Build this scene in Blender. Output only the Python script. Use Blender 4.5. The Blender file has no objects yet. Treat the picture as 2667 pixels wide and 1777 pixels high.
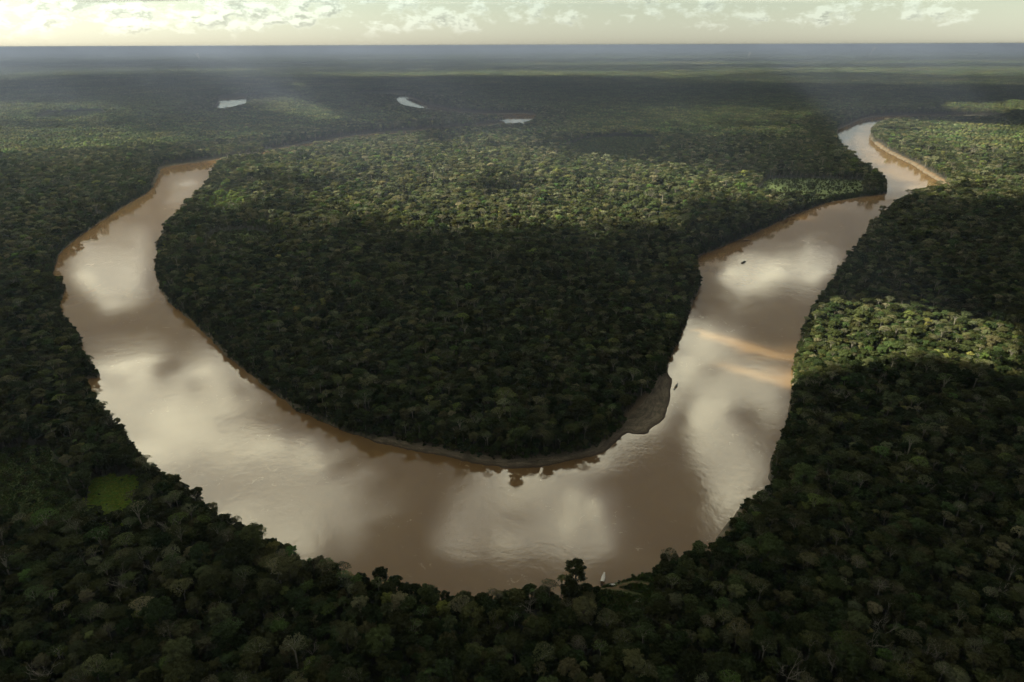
import bpy, bmesh, math, random
import numpy as np
from mathutils import Vector, Matrix

SC = bpy.context.scene
COL = SC.collection
rad = math.radians

# ------------------------------------------------------------------ camera
CAM_Z, PITCH, ROLL, LENS = 400.0, rad(23.44), rad(-0.195), 24.0
cam_data = bpy.data.cameras.new("camera")
cam_data.sensor_width, cam_data.lens = 36.0, LENS
cam_data.clip_start, cam_data.clip_end = 1.0, 400000.0
cam = bpy.data.objects.new("camera", cam_data)
COL.objects.link(cam)
CAM_M = Matrix.Translation((0, 0, CAM_Z)) @ Matrix.Rotation(math.pi / 2 - PITCH, 4, 'X') @ Matrix.Rotation(ROLL, 4, 'Z')
cam.matrix_world = CAM_M
SC.camera = cam

# ------------------------------------------------------------------ light
SUN_AZ, SUN_EL = rad(-97.0), rad(36.0)          # azimuth left of straight ahead
SUN_DIR = Vector((math.sin(SUN_AZ) * math.cos(SUN_EL), math.cos(SUN_AZ) * math.cos(SUN_EL), math.sin(SUN_EL)))
sun_data = bpy.data.lights.new("sun", 'SUN')
sun_data.energy, sun_data.angle, sun_data.color = 5.0, rad(0.5), (1.0, 0.90, 0.70)
sun = bpy.data.objects.new("sun", sun_data)
COL.objects.link(sun)
sun.rotation_euler = SUN_DIR.to_track_quat('Z', 'Y').to_euler()

SC.view_settings.view_transform = 'Standard'
SC.view_settings.look = 'None'
SC.view_settings.gamma = 1.0
SC.view_settings.exposure = 1.5
SC.render.engine = 'CYCLES'
cy = SC.cycles
cy.use_denoising = True
cy.use_adaptive_sampling, cy.adaptive_threshold = True, 0.02
cy.max_bounces, cy.diffuse_bounces, cy.glossy_bounces = 4, 1, 2
cy.transmission_bounces, cy.volume_bounces, cy.transparent_max_bounces = 2, 0, 12
cy.sample_clamp_indirect = 6.0
cy.caustics_reflective = cy.caustics_refractive = False


class NT:
    """small wrapper for writing node trees"""
    def __init__(s, tree):
        s.t = tree; s.n = tree.nodes; s.l = tree.links
    def add(s, kind, **kw):
        n = s.n.new(kind)
        for k, v in kw.items():
            if k.startswith('i_'):
                n.inputs[k[2:].replace('_', ' ')].default_value = v
            else:
                setattr(n, k, v)
        return n
    def link(s, a, b): s.l.new(a, b)
    def put(s, sock, v):
        if hasattr(v, 'is_output'): s.l.new(v, sock)
        else: sock.default_value = v
    def math(s, op, a, b=0.0, c=0.0, clamp=False):
        n = s.n.new('ShaderNodeMath'); n.operation = op; n.use_clamp = clamp
        for i, v in enumerate((a, b, c)): s.put(n.inputs[i], v)
        return n.outputs[0]
    def maprange(s, v, a, b, c=0.0, d=1.0, smooth=True):
        n = s.n.new('ShaderNodeMapRange'); n.clamp = True
        n.interpolation_type = 'SMOOTHSTEP' if smooth else 'LINEAR'
        for i, x in enumerate((v, a, b, c, d)): s.put(n.inputs[i], x)
        return n.outputs[0]
    def mix(s, f, a, b, mode='MIX'):
        n = s.n.new('ShaderNodeMix'); n.data_type = 'RGBA'; n.blend_type = mode
        s.put(n.inputs[0], f); s.put(n.inputs[6], a); s.put(n.inputs[7], b)
        return n.outputs[2]
    def noise(s, vec, scale, detail=4.0, rough=0.55, dist=0.0, out=0):
        n = s.n.new('ShaderNodeTexNoise'); n.inputs['Scale'].default_value = scale
        n.inputs['Detail'].default_value = detail; n.inputs['Roughness'].default_value = rough
        n.inputs['Distortion'].default_value = dist
        if vec is not None: s.l.new(vec, n.inputs['Vector'])
        return n.outputs[out]
    def combine(s, x, y, z=0.0):
        n = s.n.new('ShaderNodeCombineXYZ')
        for i, v in enumerate((x, y, z)): s.put(n.inputs[i], v)
        return n.outputs[0]


def rgb(r, g, b): return (r, g, b, 1.0)


# ------------------------------------------------------------------ sky
world = bpy.data.worlds.new("World")
SC.world = world
world.use_nodes = True
w = NT(world.node_tree)
w.n.clear()
w_out = w.add('ShaderNodeOutputWorld')
w_bg = w.add('ShaderNodeBackground')
w_bg.inputs['Strength'].default_value = 0.05
sky = w.add('ShaderNodeTexSky', sky_type='NISHITA', sun_disc=False)
sky.sun_elevation, sky.sun_rotation = SUN_EL, SUN_AZ
sky.altitude, sky.air_density, sky.dust_density, sky.ozone_density = 0.0, 1.0, 0.4, 1.0
tc = w.add('ShaderNodeTexCoord')
sep = w.add('ShaderNodeSeparateXYZ')
w.link(tc.outputs['Generated'], sep.inputs[0])
dx, dy, dz = sep.outputs
az = w.math('ARCTAN2', dx, dy)                      # 0 straight ahead, negative to the left
hyp = w.math('SQRT', w.math('ADD', w.math('MULTIPLY', dx, dx), w.math('MULTIPLY', dy, dy)))
el = w.math('ARCTAN2', dz, hyp)
elc = w.math('MAXIMUM', el, 0.0)
# cumulus seen side-on in the low sky (azimuth and elevation), and as a layer overhead higher up
vec_low = w.combine(w.math('MULTIPLY', az, 24.0), w.math('MULTIPLY', elc, 44.0), 0.0)
zq = w.math('ADD', w.math('MAXIMUM', dz, 0.0), 0.12)
vec_top = w.combine(w.math('MULTIPLY', w.math('DIVIDE', dx, zq), 3.2), w.math('MULTIPLY', w.math('DIVIDE', dy, zq), 3.2), 4.0)
vmix = w.n.new('ShaderNodeMix'); vmix.data_type = 'VECTOR'
w.put(vmix.inputs[0], w.maprange(el, rad(6.0), rad(12.0))); w.put(vmix.inputs[4], vec_low); w.put(vmix.inputs[5], vec_top)
vec = vmix.outputs[1]
def cumulus(v):
    return w.math('ADD', w.math('MULTIPLY', w.noise(v, 0.55, 2.0, 0.5), 0.70), w.math('MULTIPLY', w.noise(v, 1.9, 12.0, 0.64, 0.15), 0.60))
dens = cumulus(vec)
vec_hi = w.n.new('ShaderNodeVectorMath'); vec_hi.operation = 'ADD'
w.link(vec, vec_hi.inputs[0]); vec_hi.inputs[1].default_value = (-0.10, 0.22, 0.0)
dens_up = cumulus(vec_hi.outputs[0])                # more cloud above a point: it lies in the shaded base
# fewer clouds right above the horizon (they sink into the haze), more towards the sun
sunward = w.maprange(az, 0.35, -0.75, 0.0, 1.0)
thr = w.math('SUBTRACT', 0.660, w.math('MULTIPLY', sunward, 0.11))
belt = w.maprange(el, rad(0.4), rad(1.7), 0.15, 0.0)
thr = w.math('SUBTRACT', w.math('ADD', thr, belt), w.maprange(el, rad(8.0), rad(18.0), 0.0, 0.17))
cover = w.maprange(w.math('SUBTRACT', dens, thr), -0.015, 0.085)
relief = w.maprange(w.math('SUBTRACT', dens, dens_up), -0.07, 0.06)       # lit crest against shaded base
body = w.maprange(w.math('SUBTRACT', dens, thr), 0.0, 0.10)
sky_c = w.mix(w.maprange(el, rad(0.3), rad(3.0)), w.mix(1.0, sky.outputs[0], rgb(0.74, 0.79, 0.88), 'MULTIPLY'), w.mix(1.0, sky.outputs[0], rgb(0.80, 0.78, 0.71), 'MULTIPLY'))
glow = w.math('MULTIPLY_ADD', sunward, 0.62, 0.92)
sky_c = w.mix(w.maprange(el, rad(4.0), rad(12.0)), w.mix(1.0, sky_c, w.combine(glow, glow, glow), 'MULTIPLY'), sky_c)
low_lit = w.mix(1.0, sky_c, rgb(1.30, 1.32, 1.40), 'MULTIPLY')
sd = w.n.new('ShaderNodeVectorMath'); sd.operation = 'DOT_PRODUCT'
w.link(tc.outputs['Generated'], sd.inputs[0]); sd.inputs[1].default_value = SUN_DIR
aureole = w.maprange(sd.outputs['Value'], 0.45, 1.0, 1.0, 1.9, False)        # clouds glow forward, towards the sun
hi_lit = w.mix(1.0, rgb(25.5, 23.8, 17.0), w.combine(aureole, aureole, aureole), 'MULTIPLY')
lit_c = w.mix(w.maprange(el, rad(2.5), rad(16.0)), low_lit, hi_lit)
shade_c = w.mix(w.maprange(el, rad(2.5), rad(16.0)), w.mix(1.0, sky_c, rgb(0.74, 0.75, 0.80), 'MULTIPLY'), rgb(3.4, 3.5, 3.8))
cl = w.mix(w.math('MULTIPLY', w.math('MULTIPLY', body, w.maprange(el, rad(8.0), rad(18.0), 1.0, 0.6)), w.math('SUBTRACT', 1.0, relief)), lit_c, shade_c)
fade = w.math('MULTIPLY', cover, w.maprange(el, rad(0.2), rad(1.6), 0.15, 0.92))
w.link(w.mix(fade, sky_c, cl), w_bg.inputs['Color'])
w.link(w_bg.outputs[0], w_out.inputs['Surface'])

# ------------------------------------------------------------------ site survey: outlines on the ground plane, metres
RIVER = [(-199, 3838), (-479, 3642), (-751, 3447), (-929, 3104), (-1027, 2880), (-1142, 2685), (-1205, 2592), (-1262, 2514), (-1194, 2350), (-1086, 2076), (-1057, 1891), (-1018, 1668), (-987, 1522), (-960, 1414), (-908, 1308), (-850, 1210), (-809, 1183), (-794, 1153), (-756, 1073), (-705, 1008), (-654, 956), (-604, 877), (-543, 816), (-539, 803), (-558, 801), (-514, 749), (-465, 691), (-433, 661), (-377, 601), (-329, 560), (-302, 537), (-274, 518), (-250, 497), (-233, 487), (-199, 467), (-172, 452), (-148, 442), (-128, 431), (-110, 426), (-88, 417), (-73, 411), (-56, 409), (-36, 403), (-23, 405), (-6, 409), (18, 412), (34, 407), (55, 413), (68, 424), (78, 430), (93, 434), (112, 440), (127, 445), (144, 455), (159, 469), (178, 484), (207, 518), (230, 545), (250, 560), (256, 577), (264, 597), (284, 631), (315, 688), (340, 741), (364, 798), (383, 848), (423, 920), (454, 986), (512, 1076), (558, 1150), (643, 1278), (743, 1431), (841, 1580), (970, 1755), (1080, 1883), (1163, 1957), (1238, 2001), (1320, 2068), (1352, 2175), (1381, 2300), (1441, 2496), (1477, 2681), (1521, 2869), (1583, 3068), (1653, 3262), (1743, 3449), (1866, 3664), (2025, 3837), (2249, 3948), (2602, 3936), (2982, 4207), (2715, 4355), (2337, 4341), (2117, 4266), (1691, 3655), (1599, 3487), (1445, 3124), (1330, 2777), (1246, 2509), (1213, 2320), (1175, 2168), (1114, 2029), (1082, 1977), (964, 1928), (864, 1866), (733, 1741), (618, 1605), (508, 1483), (440, 1413), (379, 1349), (365, 1281), (352, 1206), (334, 1147), (300, 1064), (268, 976), (238, 897), (216, 840), (207, 808), (210, 793), (199, 765), (189, 728), (175, 690), (154, 671), (151, 660), (137, 657), (128, 664), (115, 640), (94, 617), (56, 603), (15, 592), (-21, 597), (-82, 617), (-141, 639), (-196, 671), (-244, 702), (-289, 745), (-341, 805), (-377, 839), (-423, 896), (-494, 988), (-559, 1058), (-621, 1138), (-656, 1200), (-705, 1297), (-752, 1402), (-800, 1524), (-829, 1644), (-870, 1810), (-898, 1958), (-938, 2122), (-1006, 2313), (-1068, 2540), (-1008, 2639), (-848, 2825), (-686, 3143), (-439, 3334), (-182, 3508)]
LAKE = [(-1947, 4685), (-2171, 5317), (-2380, 5895), (-2343, 6042), (-2267, 6195), (-1883, 5129), (-1854, 4873), (-1829, 4631)]
FAR_REACH = [(-199, 3838), (-182, 3508), (-55, 3644), (-6, 3664), (68, 3687), (134, 3979), (162, 4505), (15, 4570), (-205, 4519), (-534, 5057), (-825, 5970), (-997, 6467), (-1166, 6596), (-897, 5670), (-774, 4991), (-600, 4615), (-441, 4413), (-241, 4190), (-87, 4097), (-27, 4051), (-41, 3989)]
MEADOW_BRIGHT = [(-387, 501), (-415, 564), (-402, 576), (-367, 570), (-350, 529), (-349, 496), (-367, 494)]
MEADOW_DARK = [(-499, 510), (-560, 602), (-532, 629), (-499, 630), (-456, 583), (-425, 547), (-392, 509), (-397, 482), (-436, 485)]
GLADE = [(-659, 1421), (-682, 1541), (-624, 1561), (-530, 1535), (-530, 1437), (-594, 1409)]
GLADE_TRUNKS = [(685, 1950), (819, 2202), (942, 2215), (1114, 2166), (979, 1932), (835, 1864), (731, 1891)]
SCRUB = [(231, 2985), (326, 3210), (495, 3285), (647, 3233), (614, 2920), (443, 2590), (296, 2572), (239, 2747)]
PASTURE_A = [(-2744, 4121), (-2972, 4624), (-2717, 4772), (-2532, 4464), (-2488, 4112)]
BAR_GREEN = [(-1326, 6085), (-1354, 6710), (-1153, 6636), (-902, 6269), (-955, 5888)]
LANDING = [(69, 421), (92, 431), (113, 437), (112, 414), (98, 391), (83, 379), (70, 379), (62, 397)]
SPIT = [(1320, 2068), (1352, 2175), (1381, 2300), (1441, 2496), (1477, 2681), (1521, 2869), (1583, 3068)]
REGROWTH = [(-804, 1760), (-842, 1967), (-766, 1928), (-693, 1780), (-693, 1643)]
PATHS = [[(66.3, 419.4), (74.7, 417.9), (84.8, 416.0), (98.9, 411.7)], [(79.2, 417.4), (91.1, 423.5), (101.9, 425.4), (107.8, 423.0)]]
SCARP = [(154, 466), (178, 484), (207, 518), (230, 545), (254, 567)]
SAND_BAR = [(125, 660), (130, 686), (150, 717), (175, 757), (192, 798), (206, 808), (215, 795), (197, 727), (175, 671), (154, 650)]
BEACH = [(210, 793), (199, 765), (189, 728), (175, 690), (154, 667), (126, 653), (94, 617), (56, 603), (15, 592), (-21, 597), (-82, 617), (-141, 639)]
DISTINCT = [(-225, 442, 'b'), (-304, 408, 'b'), (-298, 374, 'd'), (-306, 502, 'p'), (-369, 466, 'p'), (-181, 414, 'p'), (-137, 345, 'b'), (-309, 324, 'b'), (-275, 454, 'u'), (-296, 476, 'b'), (-178, 338, 'u'), (297, 526, 'b'), (267, 526, 'b'), (384, 528, 'b'), (440, 551, 'b'), (393, 492, 'd'), (262, 430, 'b'), (270, 420, 'd'), (276, 397, 'd'), (264, 361, 'b'), (231, 344, 'u'), (248, 347, 'b'), (280, 339, 'b'), (258, 329, 'b'), (214, 333, 'b'), (280, 322, 'd'), (367, 397, 'b'), (180, 323, 'b'), (-115, 941, 'b'), (58, 966, 'y'), (120, 824, 'g'), (13, 890, 'g'), (-41, 650, 'b'), (-95, 829, 'b'), (45, 855, 'u'), (-42, 777, 'u'), (36, 831, 'u'), (-110, 804, 'u'), (-7, 1307, 'p'), (237, 1241, 'd'), (-170, 791, 'p'), (-27, 1268, 'p'), (-514, 687, 'g'), (-364, 1087, 'd'), (-985, 1354, 'p'), (-248, 772, 'b'), (663, 1006, 'p'), (927, 1239, 'b'), (791, 1342, 'p'), (676, 1268, 'p'), (715, 1253, 'p'), (747, 1230, 'p'), (652, 1192, 'p'), (676, 1146, 'p'), (716, 1150, 'p'), (611, 1122, 'p'), (717, 1097, 'p'), (440, 730, 'b'), (383, 712, 'b'), (596, 955, 'y'), (611, 931, 'y'), (340, 660, 'b'), (232, 1514, 'y'), (-108, 1679, 'p'), (-380, 1401, 'p'), (-73, 932, 'g')]
BANK_TREES = [(49, 416, 'r'), (40, 402, 'm'), (56, 403, 'm'), (46, 398, 'm'), (62, 396, 'm'), (37, 403, 'k')]
BOAT_BOW = (75.5, 439.7)
BOAT_STERN = (71.4, 425.9)
CANOE_A = (212.7, 781.7)
CANOE_B = (204.2, 766.1)
MID_A = (456.9, 1308.8)
MID_B = (469.3, 1317.5)
BANKBOAT_A = (509.8, 1479.7)
BANKBOAT_B = (527.9, 1475.8)
WHITE_A = (77.4, 421.5)
WHITE_B = (81.6, 421.5)
SKY_GAPS = [([(1225, 2032), (1339, 2234), (1556, 2205), (1652, 2102), (1675, 1939), (1626, 1759), (1458, 1760), (1369, 1898), (1258, 1941)], 25, 1.0), ([(2050, 2500), (2186, 2873), (2442, 3145), (2637, 3048), (2478, 2637), (2275, 2228), (2084, 1959), (1960, 1834), (2055, 2027), (2048, 2257)], 25, 1.0), ([(2683, 4413), (3022, 4963), (3611, 5252), (3674, 4792), (3289, 4232), (3103, 4319), (2726, 3998)], 60, 0.9), ([(-617, 3220), (-387, 3323), (-187, 3117), (-166, 2849), (-404, 2936)], 40, 0.95), ([(-65, 2449), (19, 2728), (289, 2546), (524, 2239), (522, 2059), (284, 2213)], 50, 0.95), ([(-2024, 5324), (-1756, 5874), (-1188, 4849), (-810, 3959), (-990, 3817), (-1544, 4459)], 110, 0.85), ([(-2408, 7883), (-2297, 8443), (-1762, 6736), (-1884, 6548)], 110, 0.85)]
GAPS = [([(374, 858), (439, 963), (506, 1029), (642, 1048), (701, 1004), (762, 934), (788, 917), (667, 751), (641, 760), (565, 778), (486, 774), (420, 774), (357, 741), (341, 747)], 24, 1.0), ([(239, 989), (285, 985), (339, 941), (409, 873), (390, 823), (328, 865), (269, 918), (243, 947)], 15, 0.85), ([(250, 865), (290, 859), (337, 822), (377, 790), (358, 743), (319, 768), (285, 801), (255, 838)], 15, 0.85), ([(-1211, 2770), (-906, 3094), (-353, 3282), (151, 3268), (359, 2566), (641, 2412), (821, 2275), (952, 2080), (871, 1947), (559, 1655), (368, 1469), (205, 1393), (24, 1493), (-168, 1469), (-317, 1498), (-498, 1625), (-662, 1673), (-796, 1790), (-904, 1978)], 190, 1.0), ([(1962, 3949), (1591, 3435), (1348, 2769), (1210, 2226), (1076, 1913), (1149, 1770), (1332, 1767), (1384, 1766), (2560, 3406), (2527, 3501)], 90, 0.95), ([(-3148, 3483), (-2323, 3709), (-1814, 3594), (-1119, 3478), (-935, 3201), (-1218, 2831), (-1330, 2658), (-1294, 2361), (-1492, 2321), (-2320, 2523)], 110, 0.75), ([(773, 4634), (1528, 4806), (2018, 4285), (1357, 3034), (1006, 3452), (727, 3656)], 120, 0.6), ([(-4781, 5376), (-2910, 5215), (-2277, 4443), (-2055, 3851), (-3371, 3742)], 140, 0.8), ([(-1114, 10754), (2014, 15096), (6847, 18543), (17114, 19012), (10414, 11505), (4010, 11745), (3197, 9498), (8259, 9090), (6180, 6760), (3210, 7399), (1677, 8643)], 220, 0.65), ([(-8894, 17226), (-3494, 15791), (-1314, 12721), (-1709, 10485), (-4798, 11999)], 260, 0.45), ([(429, 2242), (527, 1953), (603, 1727), (465, 1547), (310, 1470)], 100, 0.55)]

# ------------------------------------------------------------------ helpers
rng = np.random.default_rng(7)


def new_mat(name):
    m = bpy.data.materials.new(name); m.use_nodes = True
    t = NT(m.node_tree); t.n.clear()
    return m, t


def mesh_obj(name, verts, faces, mats, parent=None, smooth=False, link=True, mat_index=None):
    me = bpy.data.meshes.new(name)
    me.from_pydata([tuple(v) for v in verts], [], [tuple(f) for f in faces])
    for m in mats: me.materials.append(m)
    if mat_index is not None: me.polygons.foreach_set('material_index', np.asarray(mat_index, dtype=np.int32))
    if smooth: me.polygons.foreach_set('use_smooth', np.ones(len(me.polygons), dtype=bool))
    me.update()
    o = bpy.data.objects.new(name, me)
    if link: COL.objects.link(o)
    if parent is not None: o.parent = parent
    return o


def fast_mesh(name, verts, quads, mats, smooth=False):
    """numpy quads to mesh"""
    me = bpy.data.meshes.new(name)
    verts = np.asarray(verts, dtype=np.float32); quads = np.asarray(quads, dtype=np.int32)
    me.vertices.add(len(verts)); me.vertices.foreach_set('co', verts.ravel())
    me.loops.add(quads.size); me.loops.foreach_set('vertex_index', quads.ravel())
    k = quads.shape[1]
    me.polygons.add(len(quads))
    me.polygons.foreach_set('loop_start', np.arange(0, quads.size, k, dtype=np.int32))
    me.polygons.foreach_set('loop_total', np.full(len(quads), k, dtype=np.int32))
    if smooth: me.polygons.foreach_set('use_smooth', np.ones(len(quads), dtype=bool))
    for m in mats: me.materials.append(m)
    me.update(calc_edges=True)
    return me


def tag(o, label=None, category=None, group=None, kind=None):
    if label: o['label'] = label
    if category: o['category'] = category
    if group: o['group'] = group
    if kind: o['kind'] = kind
    return o


def hash2(ix, iy, seed):
    h = (ix * 374761393 + iy * 668265263 + seed * 974711) & 0xFFFFFFFF
    h = ((h ^ (h >> 13)) * 1274126177) & 0xFFFFFFFF
    return ((h ^ (h >> 16)) & 0xFFFF) / 65535.0


def vnoise(x, y, seed=0):
    xi = np.floor(x).astype(np.int64); yi = np.floor(y).astype(np.int64)
    fx = x - xi; fy = y - yi
    fx = fx * fx * (3 - 2 * fx); fy = fy * fy * (3 - 2 * fy)
    a = hash2(xi, yi, seed); b = hash2(xi + 1, yi, seed); c = hash2(xi, yi + 1, seed); d = hash2(xi + 1, yi + 1, seed)
    return (a * (1 - fx) + b * fx) * (1 - fy) + (c * (1 - fx) + d * fx) * fy


def fbm(x, y, scale, octaves=4, seed=0):
    x = np.asarray(x, dtype=np.float64) / scale; y = np.asarray(y, dtype=np.float64) / scale
    s = 0.0; a = 0.5; tot = 0.0
    for o in range(octaves):
        s = s + a * vnoise(x * 2 ** o + 17.3 * o, y * 2 ** o - 9.1 * o, seed + o); tot += a; a *= 0.5
    return s / tot


def smoothen(poly, n=2):
    """Chaikin corner cutting of a closed outline"""
    p = np.array(poly, dtype=float)
    for _ in range(n):
        q = np.roll(p, -1, 0)
        p = np.stack([0.75 * p + 0.25 * q, 0.25 * p + 0.75 * q], 1).reshape(-1, 2)
    return p


def sdist(x, y, poly, reach=400.0):
    """signed distance, positive outside the outline; beyond `reach` only the sign and a floor are kept"""
    p = np.asarray(poly, dtype=float); q = np.roll(p, -1, 0)
    x = np.asarray(x, dtype=float); y = np.asarray(y, dtype=float)
    d = np.full(x.shape, reach); ins = np.zeros(x.shape, dtype=bool)
    lo = p.min(0) - reach; hi = p.max(0) + reach
    near = np.nonzero((x > lo[0]) & (x < hi[0]) & (y > lo[1]) & (y < hi[1]))[0]
    xn, yn = x[near], y[near]
    dn = np.full(xn.shape, reach ** 2); cn = np.zeros(xn.shape, dtype=bool)
    for (ax, ay), (bx, by) in zip(p, q):
        ex, ey = bx - ax, by - ay
        L = ex * ex + ey * ey
        if L < 1e-9: continue
        t = np.clip(((xn - ax) * ex + (yn - ay) * ey) / L, 0, 1)
        dn = np.minimum(dn, (xn - ax - t * ex) ** 2 + (yn - ay - t * ey) ** 2)
        if ay != by:
            cr = ((ay > yn) != (by > yn)) & (xn < ex * (yn - ay) / ey + ax)
            cn ^= cr
    d[near] = np.sqrt(dn); ins[near] = cn
    return np.where(ins, -d, d)


def line_dist(x, y, line):
    p = np.asarray(line, dtype=float)
    d = np.full(np.shape(x), 1e12)
    for (ax, ay), (bx, by) in zip(p[:-1], p[1:]):
        ex, ey = bx - ax, by - ay
        t = np.clip(((x - ax) * ex + (y - ay) * ey) / (ex * ex + ey * ey), 0, 1)
        d = np.minimum(d, (x - ax - t * ex) ** 2 + (y - ay - t * ey) ** 2)
    return np.sqrt(d)


def sstep(v, a, b):
    t = np.clip((v - a) / (b - a), 0, 1)
    return t * t * (3 - 2 * t)


RIVER_S = smoothen(RIVER, 1); LAKE_S = smoothen(LAKE, 1); REACH_S = smoothen(FAR_REACH, 1)


def water_dist(x, y):
    x = np.asarray(x, dtype=float).ravel(); y = np.asarray(y, dtype=float).ravel()
    d = sdist(x, y, RIVER_S)
    d = np.minimum(d, sdist(x, y, LAKE_S)); d = np.minimum(d, sdist(x, y, REACH_S))
    # shores are never drawn with a ruler
    d = d + 8.0 * (fbm(x, y, 34.0, 3, 5) - 0.5) + 3.0 * (fbm(x, y, 9.0, 2, 8) - 0.5)
    return d


def rolling(x, y):
    """height of the terrace and of the low hills farther off"""
    r = np.hypot(x, y)
    z = 5.0 + 3.0 * (fbm(x, y, 420.0, 3, 21) - 0.5)
    z = z + sstep(r, 5200, 9000) * 42.0 * (fbm(x, y * 1.6, 3200.0, 4, 31) - 0.35)
    z = z + sstep(r, 14000, 26000) * 60.0 * (fbm(x * 0.5, y, 7000.0, 3, 37) - 0.4)
    return np.maximum(z, 3.5)


def land_height(x, y, d):
    """d = distance to water, positive on land"""
    beach = 1.0 - sstep(line_dist(x, y, BEACH), 11.0, 26.0)
    bar = 1.0 - sstep(sdist(x, y, SAND_BAR, 60.0), -4.0, 14.0)
    soft = np.maximum(beach, bar)
    top = rolling(x, y)
    steep = -2.5 + (top + 2.5) * sstep(d + 3.0, 0.0, 13.0)
    q = d + 4.0 * (fbm(x, y, 16.0, 3, 77) - 0.5)
    steps = np.floor(np.clip(q, 0, 60) / 5.0) * 0.30 + 0.30 * sstep(np.mod(np.clip(q, 0, 60), 5.0), 0.8, 3.4)
    gentle = np.where(d > 0, 0.15 + steps + 0.03 * d, 0.15 + 0.25 * d)
    gentle = np.minimum(gentle, 3.4)
    gentle = gentle + (1 - bar) * (top - gentle) * sstep(d, 12, 22)
    return np.where(soft > 0, steep * (1 - soft) + gentle * soft, steep), soft


# ------------------------------------------------------------------ materials of the setting
def ground_material():
    m, t = new_mat("ground")
    out = t.add('ShaderNodeOutputMaterial'); p = t.add('ShaderNodeBsdfPrincipled')
    geo = t.add('ShaderNodeNewGeometry'); pos = geo.outputs['Position']
    at = t.add('ShaderNodeAttribute', attribute_name='cover')
    s = t.add('ShaderNodeSeparateColor'); t.link(at.outputs['Color'], s.inputs[0])
    mud, grass, field = s.outputs
    n1 = t.noise(pos, 0.05, 6.0); n2 = t.noise(pos, 0.6, 5.0)
    floor_c = t.mix(n1, rgb(0.012, 0.016, 0.007), rgb(0.035, 0.04, 0.016))
    far_n = t.noise(pos, 0.0011, 6.0, 0.62)
    far_c = t.mix(t.maprange(far_n, 0.35, 0.65), rgb(0.022, 0.032, 0.016), rgb(0.075, 0.082, 0.042))
    ln = t.n.new('ShaderNodeVectorMath'); ln.operation = 'LENGTH'; t.link(pos, ln.inputs[0])
    c = t.mix(t.maprange(ln.outputs['Value'], 9000.0, 20000.0), floor_c, far_c)
    # silt laid down in strand lines that follow the height above the water
    sx = t.add('ShaderNodeSeparateXYZ'); t.link(pos, sx.inputs[0])
    zz = t.math('ADD', sx.outputs[2], t.math('MULTIPLY', n2, 0.25))
    band = t.noise(t.combine(t.math('MULTIPLY', sx.outputs[0], 0.02), t.math('MULTIPLY', sx.outputs[1], 0.02), zz), 3.0, 6.0, 0.7)
    mud_c = t.mix(t.maprange(band, 0.34, 0.70), rgb(0.085, 0.068, 0.044), rgb(0.25, 0.21, 0.145))
    mud_c = t.mix(t.maprange(n1, 0.45, 0.72), mud_c, rgb(0.07, 0.062, 0.034))
    mud_c = t.mix(t.maprange(sx.outputs[2], 2.6, 4.4), mud_c, t.mix(n2, rgb(0.11, 0.068, 0.036), rgb(0.24, 0.165, 0.09)))
    wet = t.maprange(sx.outputs[2], 0.1, 0.7, 1.0, 0.0)
    mud_c = t.mix(wet, mud_c, rgb(0.060, 0.040, 0.022))
    g_c = t.mix(n2, rgb(0.045, 0.075, 0.016), rgb(0.085, 0.12, 0.028))
    f_c = t.mix(t.maprange(t.noise(pos, 0.25, 5.0), 0.38, 0.66), rgb(0.11, 0.17, 0.022), rgb(0.21, 0.29, 0.04))
    c = t.mix(mud, c, mud_c); c = t.mix(grass, c, g_c); c = t.mix(field, c, f_c)
    t.link(c, p.inputs['Base Color'])
    p.inputs['Roughness'].default_value = 0.9
    b = t.add('ShaderNodeBump', i_Strength=0.7, i_Distance=1.0)
    t.link(n2, b.inputs['Height']); t.link(b.outputs[0], p.inputs['Normal'])
    t.link(p.outputs[0], out.inputs['Surface'])
    return m


def water_material():
    m, t = new_mat("silty_water")
    out = t.add('ShaderNodeOutputMaterial'); p = t.add('ShaderNodeBsdfPrincipled')
    geo = t.add('ShaderNodeNewGeometry'); pos = geo.outputs['Position']
    big = t.noise(pos, 0.006, 4.0, 0.55, 0.8)
    silt = t.mix(t.maprange(big, 0.3, 0.7), rgb(0.185, 0.112, 0.046), rgb(0.215, 0.138, 0.060))
    foam_n = t.noise(pos, 0.09, 8.0, 0.68, 1.4)
    foam_where = t.maprange(t.noise(pos, 0.011, 3.0), 0.47, 0.62)
    foam = t.math('MULTIPLY', t.maprange(foam_n, 0.60, 0.67), t.math('MULTIPLY', foam_where, 0.65))
    t.link(t.mix(foam, silt, rgb(0.48, 0.38, 0.25)), p.inputs['Base Color'])
    ruff = t.maprange(t.noise(pos, 0.010, 3.0, 0.6, 0.5), 0.40, 0.62, 0.01, 0.035)
    t.link(ruff, p.inputs['Roughness'])
    p.inputs['IOR'].default_value = 1.97
    h = t.math('ADD', t.math('MULTIPLY', t.noise(pos, 0.35, 5.0, 0.6), 0.35),
               t.math('ADD', t.math('MULTIPLY', t.noise(pos, 0.16, 4.0, 0.6, 0.8), 0.55), t.math('MULTIPLY', t.noise(pos, 0.055, 4.0, 0.55, 0.6), 0.8)))
    calm = t.maprange(t.noise(pos, 0.007, 3.0), 0.38, 0.62, 0.25, 1.0)
    b = t.add('ShaderNodeBump', i_Distance=0.15)
    t.link(calm, b.inputs['Strength']); t.link(h, b.inputs['Height'])
    t.link(b.outputs[0], p.inputs['Normal'])
    t.link(p.outputs[0], out.inputs['Surface'])
    return m


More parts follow.
